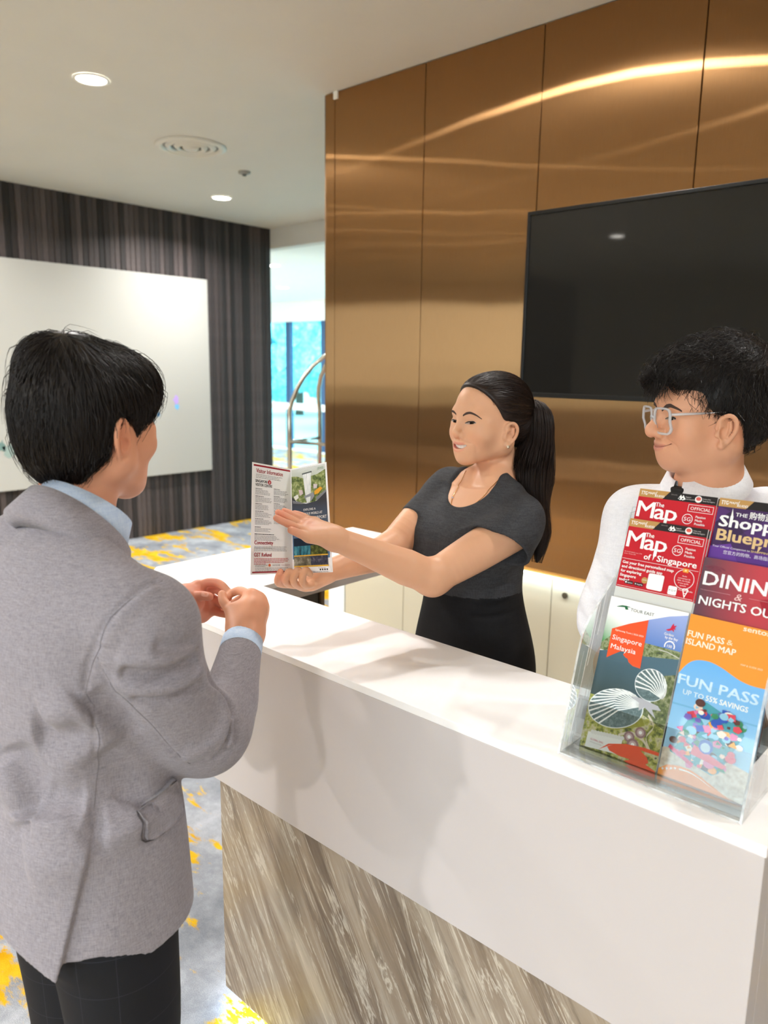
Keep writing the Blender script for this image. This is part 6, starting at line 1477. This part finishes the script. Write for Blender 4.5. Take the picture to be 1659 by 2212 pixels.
p.lines(ink((70,70,76)),.0090,.1350,.018,1,.003,.0013,81); p.lines(GY,.0090,.1385,.046,3,.0029,.0010,82); p.lines(ink((60,60,66)),.0085,.1500,.060,1,.003,.0014,83); p.lines(GY,.0085,.1540,.070,4,.0029,.0010,84)
p.text(DR,'Connectivity',.0085,.1725,.0082,.0500,.03); p.lines(GY,.0080,.1765,.090,4,.0029,.0010,85,.15); p.lines(ink((80,80,86)),.0080,.1795,.060,1,.0029,.0011,86)
p.text(DR,'GST Refund',.0080,.1985,.0082,.0460,.03); p.lines(ink((190,80,84)),.0080,.2020,.094,4,.0030,.0012,87,.15); p.lines(ink((190,80,84)),.0080,.2140,.034,1,.003,.0012,88)
p.disc(ink((226,110,70)),.0490,.2172,.0032); p.rrect(ink((226,226,228)),.0560,.2145,.0780,.2200,.0008); p.text(DK,'SHOP TAX FREE',.0570,.2182,.0020,.0200); p.text(ink((170,130,140)),'TOURISM',.0800,.2185,.0024,.0240); p.lines(GY,.0110,.2165,.034,2,.0028,.0010,89); 
p.lines(GY,.0110,.2230,.090,3,.0029,.0009,90,.12)
p.build(bro,lambda o_:under(o_,bro))
p=Page(BF_T,BR_T,BR_B,BF_B,PW,PH); p.n=n2
G=lambda u,v:p.map([(u,v)],0)[0]
p.rect(fade_ink('garden_mist',G(.05,0),G(.05,.06),(216,220,216),(150,164,120)),.002,.003,PW-.005,.07)
p.poly(photo_ink('jungle_print',[(44,56,30),(92,110,54),(150,160,96),(206,206,170)],110),[(.002,.018),(.020,.020),(.038,.026),(PW-.03,.022),(PW-.005,.014),(PW-.005,.062),(.070,.082),(.030,.080),(.002,.068)])
p.poly(fade_ink('night_fade',G(.05,.075),G(.05,.20),(58,56,60),(96,132,172)),[(.002,.064),(.020,.078),(.045,.083),(.075,.080),(PW-.005,.060),(PW-.005,.205),(.002,.205)])
for k in range(13): 
    a=math.radians(20+k*11.6); p.poly(ink((236,238,236)),[(.050+.014*math.cos(a),.016-.008*math.sin(a)),(.0508+.014*math.cos(a),.016-.008*math.sin(a)),(.0515+.030*math.cos(a),.014-.014*math.sin(a)),(.050+.030*math.cos(a),.014-.014*math.sin(a))])
p.poly(ink((90,96,92)),[(.036,.0150),(.066,.0130),(.066,.0165),(.036,.0185)]); p.poly(photo_ink('waterfall',[(196,204,200),(232,236,234),(250,250,250)],160,4,(1,1,.15)),[(.038,.018),(.064,.016),(.061,.066),(.045,.068)])
p.poly(ink((150,152,158)),[(.040,.066),(.068,.060),(.072,.068),(.062,.078),(.048,.080)]); p.poly(ink((228,232,230)),[(.046,.070),(.060,.068),(.058,.080),(.048,.081)])
p.poly(ink((128,130,136)),[(.004,.0720),(.030,.0780),(.036,.0830),(.006,.0790)]); p.poly(ink((128,130,136)),[(.076,.072),(PW-.006,.058),(PW-.006,.063),(.078,.080)])
p.poly(ink((230,166,50)),[(.072,.058),(.090,.050),(.097,.054),(.084,.064),(.072,.066)]); p.poly(ink((214,196,196)),[(.024,.050),(.036,.052),(.038,.060),(.028,.064)]); p.poly(ink((236,236,230)),[(.008,.064),(.022,.060),(.024,.068),(.014,.073)]); p.poly(ink((214,200,200)),[(.070,.042),(.082,.044),(.080,.052),(.070,.052)])
for k,(t_,w_,h_) in enumerate((('EXPLORE A',.036,.0048),('WONDROUS WORLD AT',.074,.0054),('JEWEL CHANGI AIRPORT',.098,.0066))): p.text(WHITE_INK,t_,.0555,(.0985,.1080,.1190)[k],h_,w_,.02,0,'c')
p.text(ink((206,214,130)),'Attractions at Canopy Park',.0240,.1290,.0034,.0800,.01); p.lines(ink((226,232,240)),.030,.1330,.074,4,.0034,.0012,91,.1); p.rect(ink((236,180,60)),.060,.149,PW-.008,.156)
tn=[photo_ink('pool_print',[(16,40,52),(40,120,140),(120,190,200)],150,4,(1,1,.2)),photo_ink('leaf_print',[(26,34,18),(80,92,36),(140,146,80)],130),photo_ink('path_print',[(60,62,50),(120,116,96),(196,196,180)],70),photo_ink('rock_print',[(24,26,36),(60,64,84),(130,130,140)],120)]
p.rect(ink((24,40,60)),.006,.158,PW-.010,.176)
for k in range(4):
    u_=.006+.0485*(k%2); v_=.176+.0235*(k//2); p.rect(tn[k],u_,v_,u_+.0470,v_+.0205)
    p.rect(ink((232,186,70)),u_,v_+.0205,u_+.0485,v_+.0232); p.text(DK,('Canopy Bridge','Hedge Maze','Discovery Slides','Foggy Bowls')[k],u_+.013,v_+.0226,.0014,.016)
p.rect(ink((244,244,246)),.002,.2235,PW-.004,PH-.002); p.rect(ink((232,186,70)),.006,.2205,PW-.010,.2232)
p.lines(GY,.074,.2262,.026,1,.003,.0008,95); 
for k in range(4): p.rrect(DK,.078+.0062*k,.2282,.0818+.0062*k,.2318,.0008)
p.lines(GY,.060,.2336,.046,2,.0018,.0007,96)
p.text(ink((120,160,130)),'JEWEL',.084,.0125,.0050,.020,.0,.2)
p.build(bro,lambda o_:under(o_,bro))
